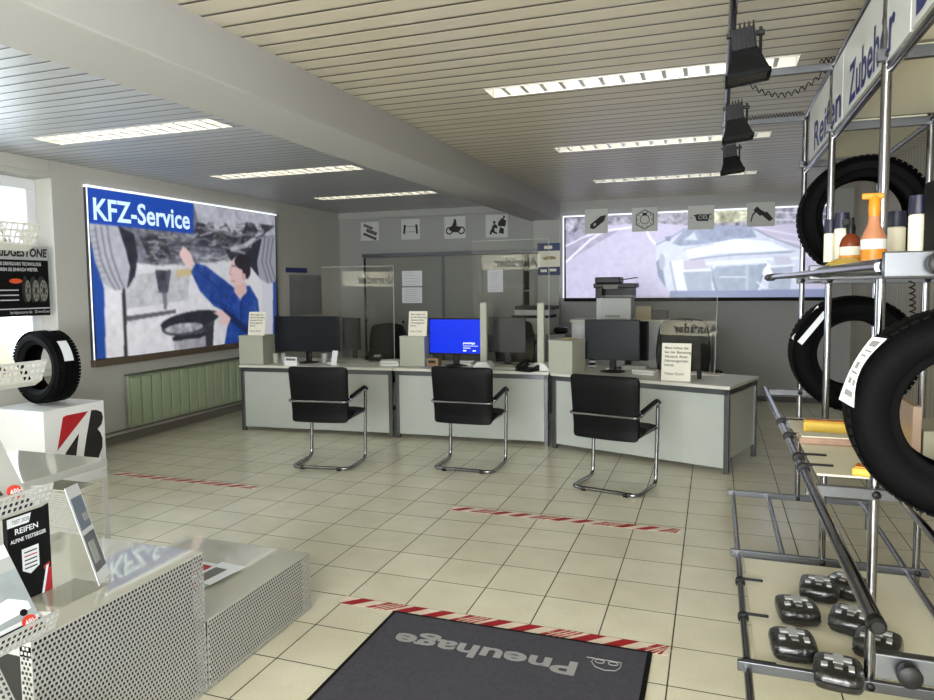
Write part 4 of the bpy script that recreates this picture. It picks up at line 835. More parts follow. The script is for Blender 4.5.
# acrylic picture stand and black board on the taller display
t = thing('acrylic_picture_stand', 'slanted acrylic stand with grey picture on the taller display', 'picture stand', (-1.56, -2.3, .567))
A = at(2, .57, 99, 586); Bq = at(2, .57, 110, 573); A2 = at(0, A.x-.12, 64, 489); B2 = at(0, Bq.x-.12, 77, 483)
b = MB(); nn = ((B2-A).cross(Bq-A)).normalized()*.0025
def quad(P, lift, m=0, th=.002): n = ((P[1]-P[0]).cross(P[3]-P[0])).normalized(); b.add([q+n*lift for q in P]+[q+n*(lift+th) for q in P], [(3, 2, 1, 0), (4, 5, 6, 7), (0, 1, 5, 4), (1, 2, 6, 5), (2, 3, 7, 6), (3, 0, 4, 7)], m)
quad([A, Bq, B2, A2], 0); b.build('board', m_paperw, t)
def sub(P, u0, u1, v0, v1): f = lambda u, v: P[0]*(1-u)*(1-v)+P[1]*u*(1-v)+P[2]*u*v+P[3]*(1-u)*v; return [f(u0, v0), f(u1, v0), f(u1, v1), f(u0, v1)]
b = MB(); quad(sub([A, Bq, B2, A2], .1, .9, .12, .5), .002, 0); quad(sub([A, Bq, B2, A2], .1, .9, .55, .88), .002, 1); quad(sub([A, Bq, B2, A2], .2, .6, .2, .42), .0042, 2); quad(sub([A, Bq, B2, A2], .5, .85, .62, .7), .0042, 2); b.build('picture', [mat('picture_grey', (104, 108, 112), .4, var=.3, scale=20), mat('picture_blue_grey', (120, 132, 148), .4, var=.2, scale=15), m_lgrey], t)
MB().box(-1.65, -1.50, -2.45, -2.26, .567, .571).build('base', m_plex, t)
t = thing('product_board', 'black tyre test board with red stripe on the taller display, beside the leaflet rack', 'display board', (-1.66, -2.5, .567))
b = MB(); R0, R1 = at(0, -1.66, 53, 592), at(0, -1.66, 48, 503); yr = R0.y; zt = R1.z; WB = yr-at(0, -1.66, 8, 545).y; yl = yr-WB; oo = Vector((-1.66, yl, .568)); hh_ = zt-.568
b.box(-1.68, -1.66, yl, yr, .568, zt).build('board', m_blackm, t)
b = MB(); b.prism(oo+Vector((.0004, 0, 0)), (0, WB, 0), (0, 0, hh_), [(0, .86), (.5, .86), (.56, .96), (.0, .96)], .0006); b.text('TEST 2020', oo+Vector((.001, WB*.1, hh_*.89)), (0, 1, 0), (0, 0, 1), .018, 3, width=WB*.4)
b.text('REIFEN', oo+Vector((.001, WB*.15, hh_*.77)), (0, 1, 0), (0, 0, 1), .026, bold=.02, width=WB*.55); b.text('ALPINE TESTSIEGER', oo+Vector((.001, WB*.05, hh_*.68)), (0, 1, 0), (0, 0, 1), .018, bold=.02, width=WB*.85)
b.prism(oo+Vector((.0004, 0, 0)), (0, WB, 0), (0, 0, hh_), [(.3, .34), (.48, .28), (.7, .34), (.7, .58), (.3, .58)], .0008)
for k in range(5): z = .54-.045*k; b.prism(oo+Vector((.0014, 0, 0)), (0, WB, 0), (0, 0, hh_), [(.35, z), (.65, z), (.65, z-.014), (.35, z-.014)], .0004, 1 if k == 1 else 3)
b.prism(oo+Vector((.0004, 0, 0)), (0, WB, 0), (0, 0, hh_), [(.8, .30), (.95, .33), (.95, .29), (.8, .26)], .0008, 1)
for r_, m_ in ((.085, 2), (.065, 3)):
    b.prism(oo+Vector((.0006+.0006*(r_ < .07), 0, 0)), (0, 1, 0), (0, 0, 1), [(min(WB-.002, .27+r_*math.cos(a*PI/16)), r_*1.0*math.sin(a*PI/16)+.0) for a in range(17)], .0005, m_)
b.prism(oo+Vector((.0016, 0, 0)), (0, 1, 0), (0, 0, 1), [(WB*.8, 0), (WB-.002, 0), (WB-.002, .08), (WB*.9, .08)], .0005, 1); b.prism(oo+Vector((.0018, 0, 0)), (0, 1, 0), (0, 0, 1), [(WB*.72, 0), (WB*.78, 0), (WB*.92, .09), (WB*.86, .09)], .0005, 0)
b.build('print', [m_paperw, m_red, m_lgrey, m_black], t)

# ------------------------------------------------------------------ leaflet rack
t = thing('leaflet_rack', 'perforated metal leaflet rack with slanted trays at left edge', 'leaflet rack', (-1.5, -3.1, 0))
YR, YL = -2.70, -3.5; XF = -1.20
MB().tube([(-1.62, -3.1, .02), (-1.62, -3.1, 1.95)], .022).build('post', m_alu, t, True); MB().box(-1.85, -1.25, -3.4, -2.8, 0, .02).build('base', m_alu, t, bevel=.006)
pt = .0155
for zt in (.36, .715, 1.07, 1.405, 1.765):
    b = MB(); nu = int((YR-YL)/pt)
    b.box(XF-.008, XF, YR-nu*pt, YR, zt+.0, zt+.004); b.perf((XF-.022, YR-nu*pt, zt-.05), (0, 1, 0), Vector((.022, 0, .05)).normalized()*(.0546/(3*pt)), nu, 3, pt, .62, stagger=False)
    b.add([(XF-.022, YR-nu*pt, zt-.05), (XF-.022, YR, zt-.05), (XF-.05, YR, zt-.066), (XF-.05, YR-nu*pt, zt-.066)], [(0, 1, 2, 3)])
    b.build('tray_lip', m_perf, t, solid=.0012)
    b = MB(); d = Vector((-.10, 0, .155)); nv = 19; b.perf((XF-.05, YR-nu*pt, zt-.066), (0, 1, 0), d.normalized(), nu-2, nv, pt, .58, stagger=False); b.build('tray_back', m_perf, t, solid=.0012)
    b = MB(); b.prism((0, YR-.001, 0), (1, 0, 0), (0, 0, 1), [(XF-.05, zt-.066), (XF-.022, zt-.05), (XF, zt), (XF-.03, zt-.005), (XF-.085, zt-.012)], .0015); b.build('tray_end', m_perf, t)
    MB().box(-1.62, XF-.11, -3.11, -3.09, zt+.03, zt+.05).build('tray_arm', m_alu, t)
m_sky = mat('leaflet_photo', (150, 158, 160), .35, var=.3, scale=9)
def leaflet(zt, yr, w, h, label, kind):
    lean = Vector((-.10, 0, .155)).normalized(); o = Vector((XF-.046, yr-w, zt-.06)); nrm = Vector((0, 1, 0)).cross(lean)
    t = thing('leaflet', label, 'leaflet', (o.x, yr-w/2, o.z), 0, 'leaflets in the rack')
    o2 = o+nrm*.004
    MB().prism(o2, (0, 1, 0), lean, [(0, 0), (w, 0), (w, h), (0, h)], .003).build('sheet', m_paperw if kind in (1,) else (m_paper if kind == 3 else m_perf), t)
    b = MB(); f = lambda pts, m, l=.0034: b.prism(o2+nrm*l, (0, w, 0), lean*h, pts, .0004, m)
    if kind == 1:
        f([(.0, .2), (1, .2), (1, .72), (0, .72)], 2); f([(0, .72), (1, .72), (1, .86), (0, .86)], 5); f([(0, .04), (1, .04), (1, .16), (0, .16)], 1); f([(.35, .33), (.5, .44), (.75, .46), (.95, .36), (.95, .28), (.35, .25)], 0, .004)
        f([(0, .3), (.2, .4), (.32, .32), (.32, .24), (0, .24)], 0, .004)
        for x in (.42, .84): b.disc(o2+nrm*.0046, (0, w, 0), lean*h, x, .27, .05, .035, .0004, 4)
        b.disc(o2+nrm*.005, (0, w, 0), lean*h, .86, .16, .1, .07, .0006, 3); b.text('48H', o2+nrm*.006+Vector((0, w*.79, 0))+lean*h*.13, (0, 1, 0), lean, .022, 0, bold=.02); f([(.1, .9), (.55, .9), (.55, .925), (.1, .925)], 4)
    if kind == 2:
        f([(.0, .2), (.72, .2), (.5, .8), (0, .8)], 6); b.disc(o2+nrm*.005, (0, w, 0), lean*h, .86, .2, .1, .07, .0006, 3); b.text('48H', o2+nrm*.006+Vector((0, w*.79, 0))+lean*h*.17, (0, 1, 0), lean, .022, 0, bold=.02); f([(0, .0), (1, .0), (1, .1), (0, .1)], 1)
    if kind == 3: f([(0, .12), (.86, .12), (.62, .62), (.3, .9), (0, .9)], 6)
    b.build('print', [m_paperw, m_dblue, m_sky, mat('badge_red', (214, 62, 44), .5), m_black, m_lgrey, mat('leaflet_brown', (60, 46, 36), .4, var=.4, scale=10)], t)
leaflet(.715, -2.712, .22, .27, 'leaflet with white car photo and red round badge in the lowest rack tray', 1)
leaflet(1.07, -2.73, .22, .27, 'grey leaflet with dark picture and red badge, second rack tray from below', 2)
leaflet(1.405, -2.735, .22, .28, 'cream leaflet with dark brown picture, third rack tray from below', 3)
leaflet(1.765, -2.775, .22, .26, 'leaflet with brown picture in the topmost rack tray', 3)
tag(MB().box(XF-.02, XF-.019, -2.93, -2.83, 1.018, 1.03).box(XF-.019, XF-.0185, -2.92, -2.84, 1.018, 1.03).build('price_strip', m_dblue), 'small dark blue strip clipped on the second tray lip', 'label') if 0 else None

# ------------------------------------------------------------------ tyres
def tyre(name, label, c, axis, R, Wd, rin, treads=4, group='tyres', labels=()):
    t = thing(name, label, 'tyre', (c[0], c[1], c[2]-R), 0, group); hw = Wd/2
    X, Y, Z = basis(axis)
    b = MB(); N_ = 72
    prof = [(rin, -hw*.62), (rin+.012, -hw*.72), (rin+(R-rin)*.35, -hw*.98), (rin+(R-rin)*.65, -hw*1.0), (R-.03, -hw*.9), (R-.012, -hw*.76)]
    prof2 = [(r, -h) for r, h in prof[::-1]]
    tr = [(R-.006, -hw*.7)]
    gs = [-.42, -.14, .14, .42]
    for g in gs: tr += [(R, (g-.035)*Wd), (R-.009, (g-.03)*Wd), (R-.009, (g+.03)*Wd), (R, (g+.035)*Wd)] if abs(g) < .4 else []
    tr += [(R-.006, hw*.7)]
    outer = prof+tr+prof2
    b.lathe(c, axis, outer, N_, cap=False)
    lb_ = b; b = MB(); b.lathe(c, axis, [(rin, hw*.62), (rin+.03, hw*.85), (R-.04, hw*.8), (R-.022, 0), (R-.04, -hw*.8), (rin+.03, -hw*.85), (rin, -hw*.62)], N_, cap=False); b.build('inner_liner', m_liner, t, smooth=True)
    b = lb_; cc = Vector(c); n = 64          # shoulder sipes as raised blocks
    for k in range(n):
        a = 2*PI*k/n; er = X*math.cos(a)+Y*math.sin(a); et = -X*math.sin(a)+Y*math.cos(a)
        for s_ in (-1, 1): b.obox(cc+er*(R-.006)+Z*s_*hw*.74, et*(PI*R/n*.72), Z*hw*.15, er*.0035)
    b.build('tread_and_sidewalls', m_rubber, t, smooth=True)
    b = MB(); b.lathe(cc, axis, [(rin+.006, -hw*.735), (rin+.02, -hw*.80), (rin+.03, -hw*.9)], N_, cap=False); b.build('bead_ring', m_sidewall, t, smooth=True)
    for (a0, a1, z0, z1, m) in labels:
        b = MB(); vs = []; k = 6
        for i in range(k+1):
            a = a0+(a1-a0)*i/k; er = X*math.cos(a)+Y*math.sin(a)
            for z in (z0, z1): vs.append(cc+er*(R+.004)+Z*z)
        b.add(vs, [(2*i, 2*i+1, 2*i+3, 2*i+2) for i in range(k)])
        for i in range(1, k): 
            pass
        b.build('paper_label', m, t, solid=.001)
    return t
# angle helper: for axis y, basis gives X, Y
tyre('tyre', 'black tyre with white labels standing on the white cube by the window', (-4.715, .21, .966), (.10, 1, 0), .30, .22, .185, labels=[(2.35, 2.95, -.045, .035, m_paperw), (1.62, 1.80, -.01, .07, m_paperw)])
tyre('tyre', 'black tyre behind the cleaning bottles, standing on the highest shelf rails', (1.215, .22, 1.936), (0, 1, 0), .315, .24, .20)
tyre('tyre', 'black tyre with two pale labels standing on the middle shelf level', (1.18, .2, 1.207), (0, 1, 0), .31, .24, .178)
tyre('tyre', 'nearest black tyre with a long white tag, cut by right frame edge', (1.165, -1.68, 1.208), (0.06, 1, 0), .308, .20, .17)

# ------------------------------------------------------------------ white cube with emblem
cx1, cy0, cz = -4.40, -.10, .655; cs = .58
t = thing('display_cube', 'white cube with red and black B emblem, carrying a tyre by the window', 'display cube', (cx1-cs/2, cy0+cs/2, 0))
MB().box(cx1-cs, cx1, cy0, cy0+cs, .0, cz).build('cube_body', m_white, t, bevel=.004)
b = MB(); o_ = Vector((cx1+.0003, 0, 0))
def epx(pts): return [(at(0, cx1, *q).y, at(0, cx1, *q).z) for q in pts]
sc = 80/311*1.0
E_ = lambda z: [(50+x*.2572, 380+y*.2572) for x, y in z]
b.prism(o_, (0, 1, 0), (0, 0, 1), epx(E_([(50, 145), (62, 138), (148, 121), (34, 268), (28, 278)])), .001, 0)
b.prism(o_, (0, 1, 0), (0, 0, 1), epx(E_([(62, 282), (112, 208), (102, 292), (95, 330), (45, 330)])), .001, 1)
b.prism(o_, (0, 1, 0), (0, 0, 1), epx(E_([(160, 117), (180, 116), (200, 124), (206, 145), (200, 172), (184, 191), (196, 204), (204, 226), (203, 262), (192, 292), (185, 320), (130, 330), (132, 290), (142, 220)])), .001, 1)
b.build('emblem', [m_red, m_ink], t)

# tyre advertisement hanging in the window
t = thing('window_advert', 'black BRIDGESTONE tyre advert hanging in front of the window', 'advertisement', (XL+.02, .3, 1.38))
ax_ = XL+.03; y1 = at(0, ax_, 47, 247).y; z1 = at(0, ax_, 47, 247).z; z0 = at(0, ax_, 50, 315).z; y0 = y1-.56
MB().box(ax_-.006, ax_, y0, y1, z0, z1).build('panel', m_blackm, t)
wd, ht = y1-y0, z1-z0; o_ = Vector((ax_, y0, z0)); b = MB(); g = lambda pts, m, l=.0003: b.prism(o_+Vector((l, 0, 0)), (0, wd, 0), (0, 0, ht), pts, .0006, m)
g([(0, .80), (1, .80), (1, 1), (0, 1)], 0); b.text('BRIDGESTONE', o_+Vector((.0012, .02, ht*.85)), (0, 1, 0), (0, 0, 1), .10, 1, bold=.045, width=wd*.95, shear=.15)
b.text('NEUE DRIVEGUARD TECHNOLOGIE', o_+Vector((.0004, .05, ht*.72)), (0, 1, 0), (0, 0, 1), .04, 2, bold=.02, width=wd*.78); b.text('FAHREN SIE EINFACH WEITER.', o_+Vector((.0004, .05, ht*.64)), (0, 1, 0), (0, 0, 1), .04, 2, bold=.02, width=wd*.72)
b.disc(o_+Vector((.0004, 0, 0)), (0, wd, 0), (0, 0, ht), .42, .50, .11, .035, .0006, 3)
for k in range(3): g([(.15, .38-k*.07), (.46, .38-k*.07), (.46, .365-k*.07), (.15, .365-k*.07)], 2)
for x, rx in ((.62, .055), (.76, .07), (.90, .085)):
    b.disc(o_+Vector((.0004, 0, 0)), (0, wd, 0), (0, 0, ht), x-.04, .38, rx*1.1, .19, .0006, 4); b.disc(o_+Vector((.0012, 0, 0)), (0, wd, 0), (0, 0, ht), x, .36, rx*.85, .155, .0006, 5); b.disc(o_+Vector((.002, 0, 0)), (0, wd, 0), (0, 0, ht), x, .36, rx*.3, .05, .0006, 4)
    for k in range(8): a = k*PI/4; b.prism(o_+Vector((.0019, 0, 0)), (0, wd, 0), (0, 0, ht), [(x+rx*.25*math.cos(a+.12), .36+.05*math.sin(a+.12)), (x+rx*.7*math.cos(a+.25), .36+.13*math.sin(a+.25)), (x+rx*.7*math.cos(a+.5), .36+.13*math.sin(a+.5))], .0006, 4)
g([(.02, .10), (1, .10), (1, .115), (.02, .115)], 2); b.text('DriveGuard', o_+Vector((.0004, wd*.72, ht*.04)), (0, 1, 0), (0, 0, 1), .035, 2); b.text('bridgestone.de', o_+Vector((.0004, wd*.3, ht*.04)), (0, 1, 0), (0, 0, 1), .035, 2)
b.build('print', [m_lgrey, m_ink, mat('advert_white', (200, 200, 200), .5), mat('advert_orange', (210, 84, 40), .5), mat('advert_dark', (34, 34, 34), .5), mat('advert_rim', (130, 128, 118), .4)], t)

# ------------------------------------------------------------------ tube shelving at the right
t = thing('tube_shelving', 'tall chrome tube shelving with blue lettered header signs along right side', 'shelving', (1.2, -.6, 0)); SH = t
YC, YB_, YA, YD = .98, -.16, -1.33, -2.49; XP, XQ = 1.01, 1.425
for nm, y in (('C', YC), ('B', YB_), ('A', YA), ('D', YD)):
    for x in (XP, XQ):
        MB().tube([(x, y, .15 if x == XP else 0), (x, y, 2.66)], .0165, 16).build('pole', m_chrome, t, True)
def cbar(y, x0, x1, z, w=.018, hh=.019):
    o = MB().box(x0, x1, y-w-.017, y-.017+.006, z-hh, z+hh).build('cross_bar', m_alu, t, bevel=.003)
    for x in (XP, XQ):
        if x0 < x < x1: MB().lathe((x, y-w-.017, z), (0, -1, 0), [(.014, 0), (.014, .008), (.009, .012)], 14).build('bolt', m_black, o, smooth=True)
for y in (YC, YB_, YA): cbar(y, .575, XQ+.05, .172)
for y in (YC, YB_, YA, YD): cbar(y, .79, XQ+.05, .822 if y == YD else .858 if y < -1 else .872, .02, .026 if y == YD else .02)
for y in (YA, YD): cbar(y, .785, XQ+.05, 1.625, .02, .025)
for y in (YC, YB_): cbar(y, XP-.035, XQ+.05, 1.60, .02, .018)
for y in (YC, YB_, YA, YD): cbar(y, XP-.035, XQ+.05, 2.34, .02, .02)
for y in (YC, YB_): cbar(y, .505, XQ+.02, 2.632, .018, .018)
cbar(YA, .505, XQ+.02, 2.632, .018, .018)
def rail(x, z, y0, y1, r=.0145, nm='rail'): return MB().tube([(x, y0, z), (x, y1, z)], r, 16).build(nm, m_chrome, t, True)
rail(.61, .165, -1.75, YC-.0); rail(.83, .165, YB_, YC); rail(XQ-.04, .165, YA, YC)
rail(.80, .887, YD+.005, YC, .017); MB().lathe((.80, YD+.006, .887), (0, -1, 0), [(.0178, -.02), (.0178, .004), (.012, .01), (0, .01)], 20).build('end_plug', m_black, t, True); rail(XQ-.03, .893, -2.75, YC, .012); rail(XP+.05, .88, -2.7, -1.35, .012)
rail(.795, 1.622, YD, YC, .013); rail(XQ, 1.61, -2.55, YC, .012); rail(XP, 2.64, -2.6, YC); rail(XP+.01, 2.302, -2.6, YC); rail(XQ, 2.335, -2.6, YC, .012); rail(XP+.06, 1.60, YB_, YC, .012)
rail(.53, 2.632, -2.2, 1.85, .0165, 'lamp_rail')
for z, x in ((1.625, .872), (.822, .845)): MB().lathe((x, YD-.037, z), (0, -1, 0), [(.012, 0), (.02, .006), (.022, .012), (.022, .03), (.016, .034)], 24).build('knob', m_black, t, True)
MB().tube([(.795, YD+.02, 1.622), (.795, YA-.25, 1.622)], .0175).build('sleeve', m_chrome, t, True)
for z0_, x_, ys in ((.165, .61, (-.55, -.93, -1.33)), (.893, .80, (-.26, -.62, -1.03, -1.2)), (1.622, .795, (.75, .45))):
    for y in ys: MB().tube([(x_, y-.018, z0_), (x_, y+.018, z0_)], .022, 14).box(x_, x_+.10, y-.006, y+.006, z0_+.012, z0_+.022).build('clip', m_black, t, bevel=.002)
MB().box(.64, XQ-.02, YA+.01, YB_-.05, .150, .158).build('shelf_board', m_cream, t, bevel=.002); MB().box(.83, XQ-.04, YA+.01, YB_-.03, .90, .908).build('shelf_board', m_cream, t, bevel=.002)
MB().box(.82, XQ-.02, YD+.01, YA-.04, 1.62, 1.628).build('shelf_board', m_cream, t, bevel=.002)
MB().box(.82, XQ-.02, YA+.01, YB_-.03, 1.62, 1.628).build('shelf_board', m_cream, t, bevel=.002)
for a, c_ in ((YB_, YA), (YC, YB_), (YA, YD)): MB().box(XP+.03, XQ+.02, c_+.02, a-.04, 2.372, 2.38).build('canopy_board', m_cream, t, bevel=.002)
m_sign = mat('header_sign_white', (206, 208, 204), .35, var=.03); m_signb = mat('header_sign_blue', (24, 34, 100), .5)
def header(y0, y1, txt, size, label, start, w=None, extra=None):
    o = MB().box(XP-.005, XP+.003, y1+.012, y0-.012, 2.32, 2.625).build('header_sign', m_sign, t, bevel=.001); o['label'] = label
    b = MB(); b.text(txt, (XP-.0056, start, 2.345), (0, -1, 0), (0, 0, 1), size, bold=.02, width=w); b.build('sign_lettering', m_signb, o); return o
header(.72, -.48, 'Reifen', .22, 'header sign ending in en', .50, .92); header(-.47, -1.66, 'Zubehör', .225, 'header sign reading Zubehör', -.645, .82); header(YA, YD, 'Öle', .20, 'nearest header sign', YA-.32, .45) if 0 else header(-1.65, -2.78, 'Dienst', .225, 'nearest header sign, cut by the frame', -1.70, .72)
# hanging flood lights with coiled cables
def flood(y, label):
    t = thing('flood_light', label, 'lamp', (.56, y, 2.42), 0, 'flood lights on the shelf rail')
    T = Matrix.Translation((.585, y, 2.495)) @ Matrix.Rotation(-.12, 4, 'Y') @ Matrix.Scale(.86, 4)
    b = MB(T); vs = [(-.055, -.05, .05), (.055, -.05, .05), (.055, .05, .05), (-.055, .05, .05), (-.095, -.085, -.07), (.095, -.085, -.07), (.095, .085, -.07), (-.095, .085, -.07)]
    b.add(vs, [(0, 1, 2, 3), (0, 4, 5, 1), (1, 5, 6, 2), (2, 6, 7, 3), (3, 7, 4, 0)]); b.box(-.1, .1, -.09, -.082, -.085, -.065).box(-.1, .1, .082, .09, -.085, -.065).box(-.1, -.092, -.09, .09, -.085, -.065).box(.092, .1, -.09, .09, -.085, -.065)
    b.build('hood', m_blackm, t); MB(T).box(-.088, .088, -.08, .08, -.072, -.068).build('lens', mat('lamp_lens', (60, 56, 48), .3), t)
    b = MB(T); b.box(-.045, .045, -.04, .04, .05, .15)
    for k in range(6): x = -.05+k*.02; b.box(x-.003, x+.003, -.055, .055, .05, .17)
    b.build('ballast_body', m_black, t)
    MB().tube([(.53, y, 2.61), (.53, y, 2.50)], .006).tube([(.64, y-.0, 2.63), (.64, y, 2.50)], .006).box(.51, .655, y-.012, y+.012, 2.598, 2.615).build('bracket', m_black, t)
flood(-.9, 'nearest black flood light with finned body hanging from the shelf rail'); flood(.4, 'middle black flood light hanging from the shelf rail'); flood(1.7, 'farthest and smallest black flood light on the shelf rail end')
def coil(p0, p1, sag, n, r, label):
    p0, p1 = Vector(p0), Vector(p1); pts = []; N_ = n*8
    d = (p1-p0).normalized(); u_ = Vector((0, 0, 1)).cross(d).normalized(); w_ = d.cross(u_)
    for i in range(N_+1):
        f = i/N_; c_ = p0+(p1-p0)*f-Vector((0, 0, sag*4*f*(1-f))); a = 2*PI*i/8; pts.append(c_+u_*math.cos(a)*r+w_*math.sin(a)*r)
    return tag(MB().tube([p0+(p0-p1).normalized()*.0]+pts, .0028, 5).build('coiled_cable', m_black, smooth=True), label, 'cable', 'coiled lamp cables')
coil((.62, YB_, 2.60), (.98, YB_, 2.63), .09, 12, .012, 'sagging black coiled cable between near lamp and shelf post'); coil((.60, YC+.01, 2.665), (1.0, YC+.01, 2.67), .0, 22, .011, 'straight black coiled cable on the farther lamp arm'); coil((.95, YB_+.0, 2.665), (1.03, YB_, 2.675), 0, 4, .012, 'short black coil over the near sign post top')
coil((1.2, -.9, 1.59), (1.22, -.85, 1.40), .0, 8, .01, 'black coiled cable dangling beneath the bottle shelf')

# long tag on the near tyre
t = thing('tyre_tag', 'long white paper tag stuck across the nearest tyre tread', 'tag', (.85, -1.8, 1.25))
Q = [at(1, -1.80, *q) for q in ((872, 336.5), (887, 338.5), (853, 407), (838.5, 399))]; b = MB(); k = 10; vs = []
def tp(f, g):
    p = Q[0]*(1-f)*(1-g)+Q[1]*(1-f)*g+Q[2]*f*g+Q[3]*f*(1-g); return p+Vector((-.018*math.sin(PI*f)*(.4+g), -.004-.012*f*g, .010*math.sin(PI*f)))
for i in range(k+1):
    for g in (0, .5, 1): vs.append(tp(i/k, g))
b.add(vs, [f_ for i in range(k) for f_ in ((3*i, 3*i+3, 3*i+4, 3*i+1), (3*i+1, 3*i+4, 3*i+5, 3*i+2))]); b.build('tag_paper', m_paperw, t, True, solid=.001)
b = MB(); n_ = Vector((0, -.0025, 0))
for f0, f1, g0, g1 in ((.06, .16, .2, .8), (.22, .25, .2, .85), (.3, .33, .2, .7), (.42, .52, .25, .6), (.56, .59, .15, .8), (.66, .74, .2, .5), (.66, .74, .6, .85), (.82, .9, .2, .8)):
    b.add([tp(f0, g0)+n_, tp(f1, g0)+n_, tp(f1, g1)+n_, tp(f0, g1)+n_], [(0, 1, 2, 3)])
b.build('tag_print', m_inkg, t)
# pale labels on the middle tyre tread
for y, q, lb in ((.075, ((823.5, 311), (827, 315), (802, 345), (797.5, 341.5)), 'narrow pale paper strip on the middle tyre tread, nearer edge'), (.12, ((817.5, 305.5), (820, 308), (794.5, 341), (791.5, 338)), 'narrow pale paper strip on the middle tyre tread, farther edge')):
    P = [at(1, y, *e) for e in q]; b = MB(); b.add(P+[e+Vector((0, .0015, 0)) for e in P], [(0, 1, 2, 3), (7, 6, 5, 4), (0, 4, 5, 1), (1, 5, 6, 2), (2, 6, 7, 3), (3, 7, 4, 0)]); tag(b.build('paper_strip', m_paperw), lb, 'paper strip', 'strips on the middle tyre')

# first aid bags on the lowest board
def kit(x, y, rz, label, w=.17, d=.19, h=.078):
    t = thing('first_aid_bag', label, 'first aid bag', (x, y, .158), rz, 'first aid bags on the lowest board')
    b = MB(); vs = []; nu, nv = 9, 7
    for j in range(nv+1):
        th = PI*j/nv-PI/2
        for i in range(16):
            a = 2*PI*i/16; ex = .42; cx_ = math.copysign(abs(math.cos(a))**ex, math.cos(a)); cy_ = math.copysign(abs(math.sin(a))**ex, math.sin(a)); k = abs(math.cos(th))**.38
            vs.append((cx_*w/2*k+random.uniform(-.003, .003), cy_*d/2*k+random.uniform(-.003, .003), h/2+h/2*math.copysign(abs(math.sin(th))**.6, math.sin(th))+random.uniform(-.001, .0015)))
    fs = [(j*16+i, j*16+(i+1) % 16, (j+1)*16+(i+1) % 16, (j+1)*16+i) for j in range(nv) for i in range(16)]; b.add(vs, fs+[tuple(range(15, -1, -1)), tuple(range(nv*16, nv*16+16))])
    b.build('pouch', mat('kit_fabric', (22, 23, 22), .28, var=.3, scale=40, bump=.5, bscale=60, coat=.6), t, True, world=False, sub=1)
    b = MB(); z = h+.0005; b.box(-.044, .044, .012, .036, z-.006, z+.0045); b.box(-.016, .016, -.012, .012, z-.006, z+.0045); b.box(-.016, .016, .036, .060, z-.006, z+.0045)
    b.box(-.055, -.034, -.042, -.02, z-.006, z+.004, 1); b.box(-.012, .012, -.046, -.022, z-.006, z+.004, 2); b.box(.032, .05, -.05, -.016, z-.006, z+.004, 1); b.build('cross_print', [m_lgrey, m_lgrey, m_inkg], t, world=False)
    MB().tube(arc_path([(-w/2+.01, -d/2+.004, h*.5), (0, -d/2-.004, h*.5), (w/2-.01, -d/2+.004, h*.5)], .03), .003, 6).build('zip', m_black, t, world=False)
    return t
for (u, v, rz, lb) in ((838, 668, -.12, 'black first aid bag with white cross, nearest the viewer'), (793, 640, .08, 'black first aid bag with white cross, leftmost on the board'), (797, 606, .1, 'black first aid bag directly behind the leftmost one'),
    (819, 585, -.15, 'black first aid bag at the back left of the board'), (846, 582, -.5, 'black first aid bag at the back, second from left'), (852, 616, -.3, 'black first aid bag in the middle of the right column'), (878, 640, -.3, 'black first aid bag partly hidden behind the front post')):
    p = at(2, .215, u, v); kit(p.x, p.y, rz, lb)

# packs on the middle board
def pack(x, y, rz, w, d, h, m, label, z=.908):
    t = thing('wash_pack', label, 'package', (x, y, z), rz, 'packages on the middle board'); MB().box(-w/2, w/2, -d/2, d/2, 0, h).build('blister', m_yellow if m == 0 else mat('pack_pink', (170, 140, 120), .25, var=.3, scale=25), t, world=False, bevel=.008)
    MB().box(-w/2+.01, w/2-.01, -d/2+.01, d/2-.01, h, h+.004).build('insert', m_orange if m == 0 else m_cream, t, world=False); return t
p = at(2, .93, 835, 428); pack(p.x, p.y, -.1, .26, .07, .05, 0, 'flat yellow pack at the back of the middle board', .908)
p = at(2, .92, 826, 440); pack(p.x, p.y, .0, .22, .12, .03, 1, 'flat clear pink pack in front of the yellow one')
p = at(2, .92, 866, 472); pack(p.x+.02, p.y, -.3, .12, .08, .03, 0, 'orange pack near the front edge beside the near tyre')
for k, u in enumerate((905, 916)):
    p = at(1, -1.0, u, 440); put('plastic_case', ('pinkish clear plastic case seen through the near tyre', 'cream plastic case behind the near tyre, rightmost')[k], 'case', MB().box(p.x, p.x+(.03 if k == 0 else .18), -1.1, -.8, .908, 1.13 if k == 0 else 1.04), mat('case_%d' % k, ((176, 150, 128), (170, 166, 146))[k], .3, var=.2), 'plastic cases on the middle board', bevel=.004)

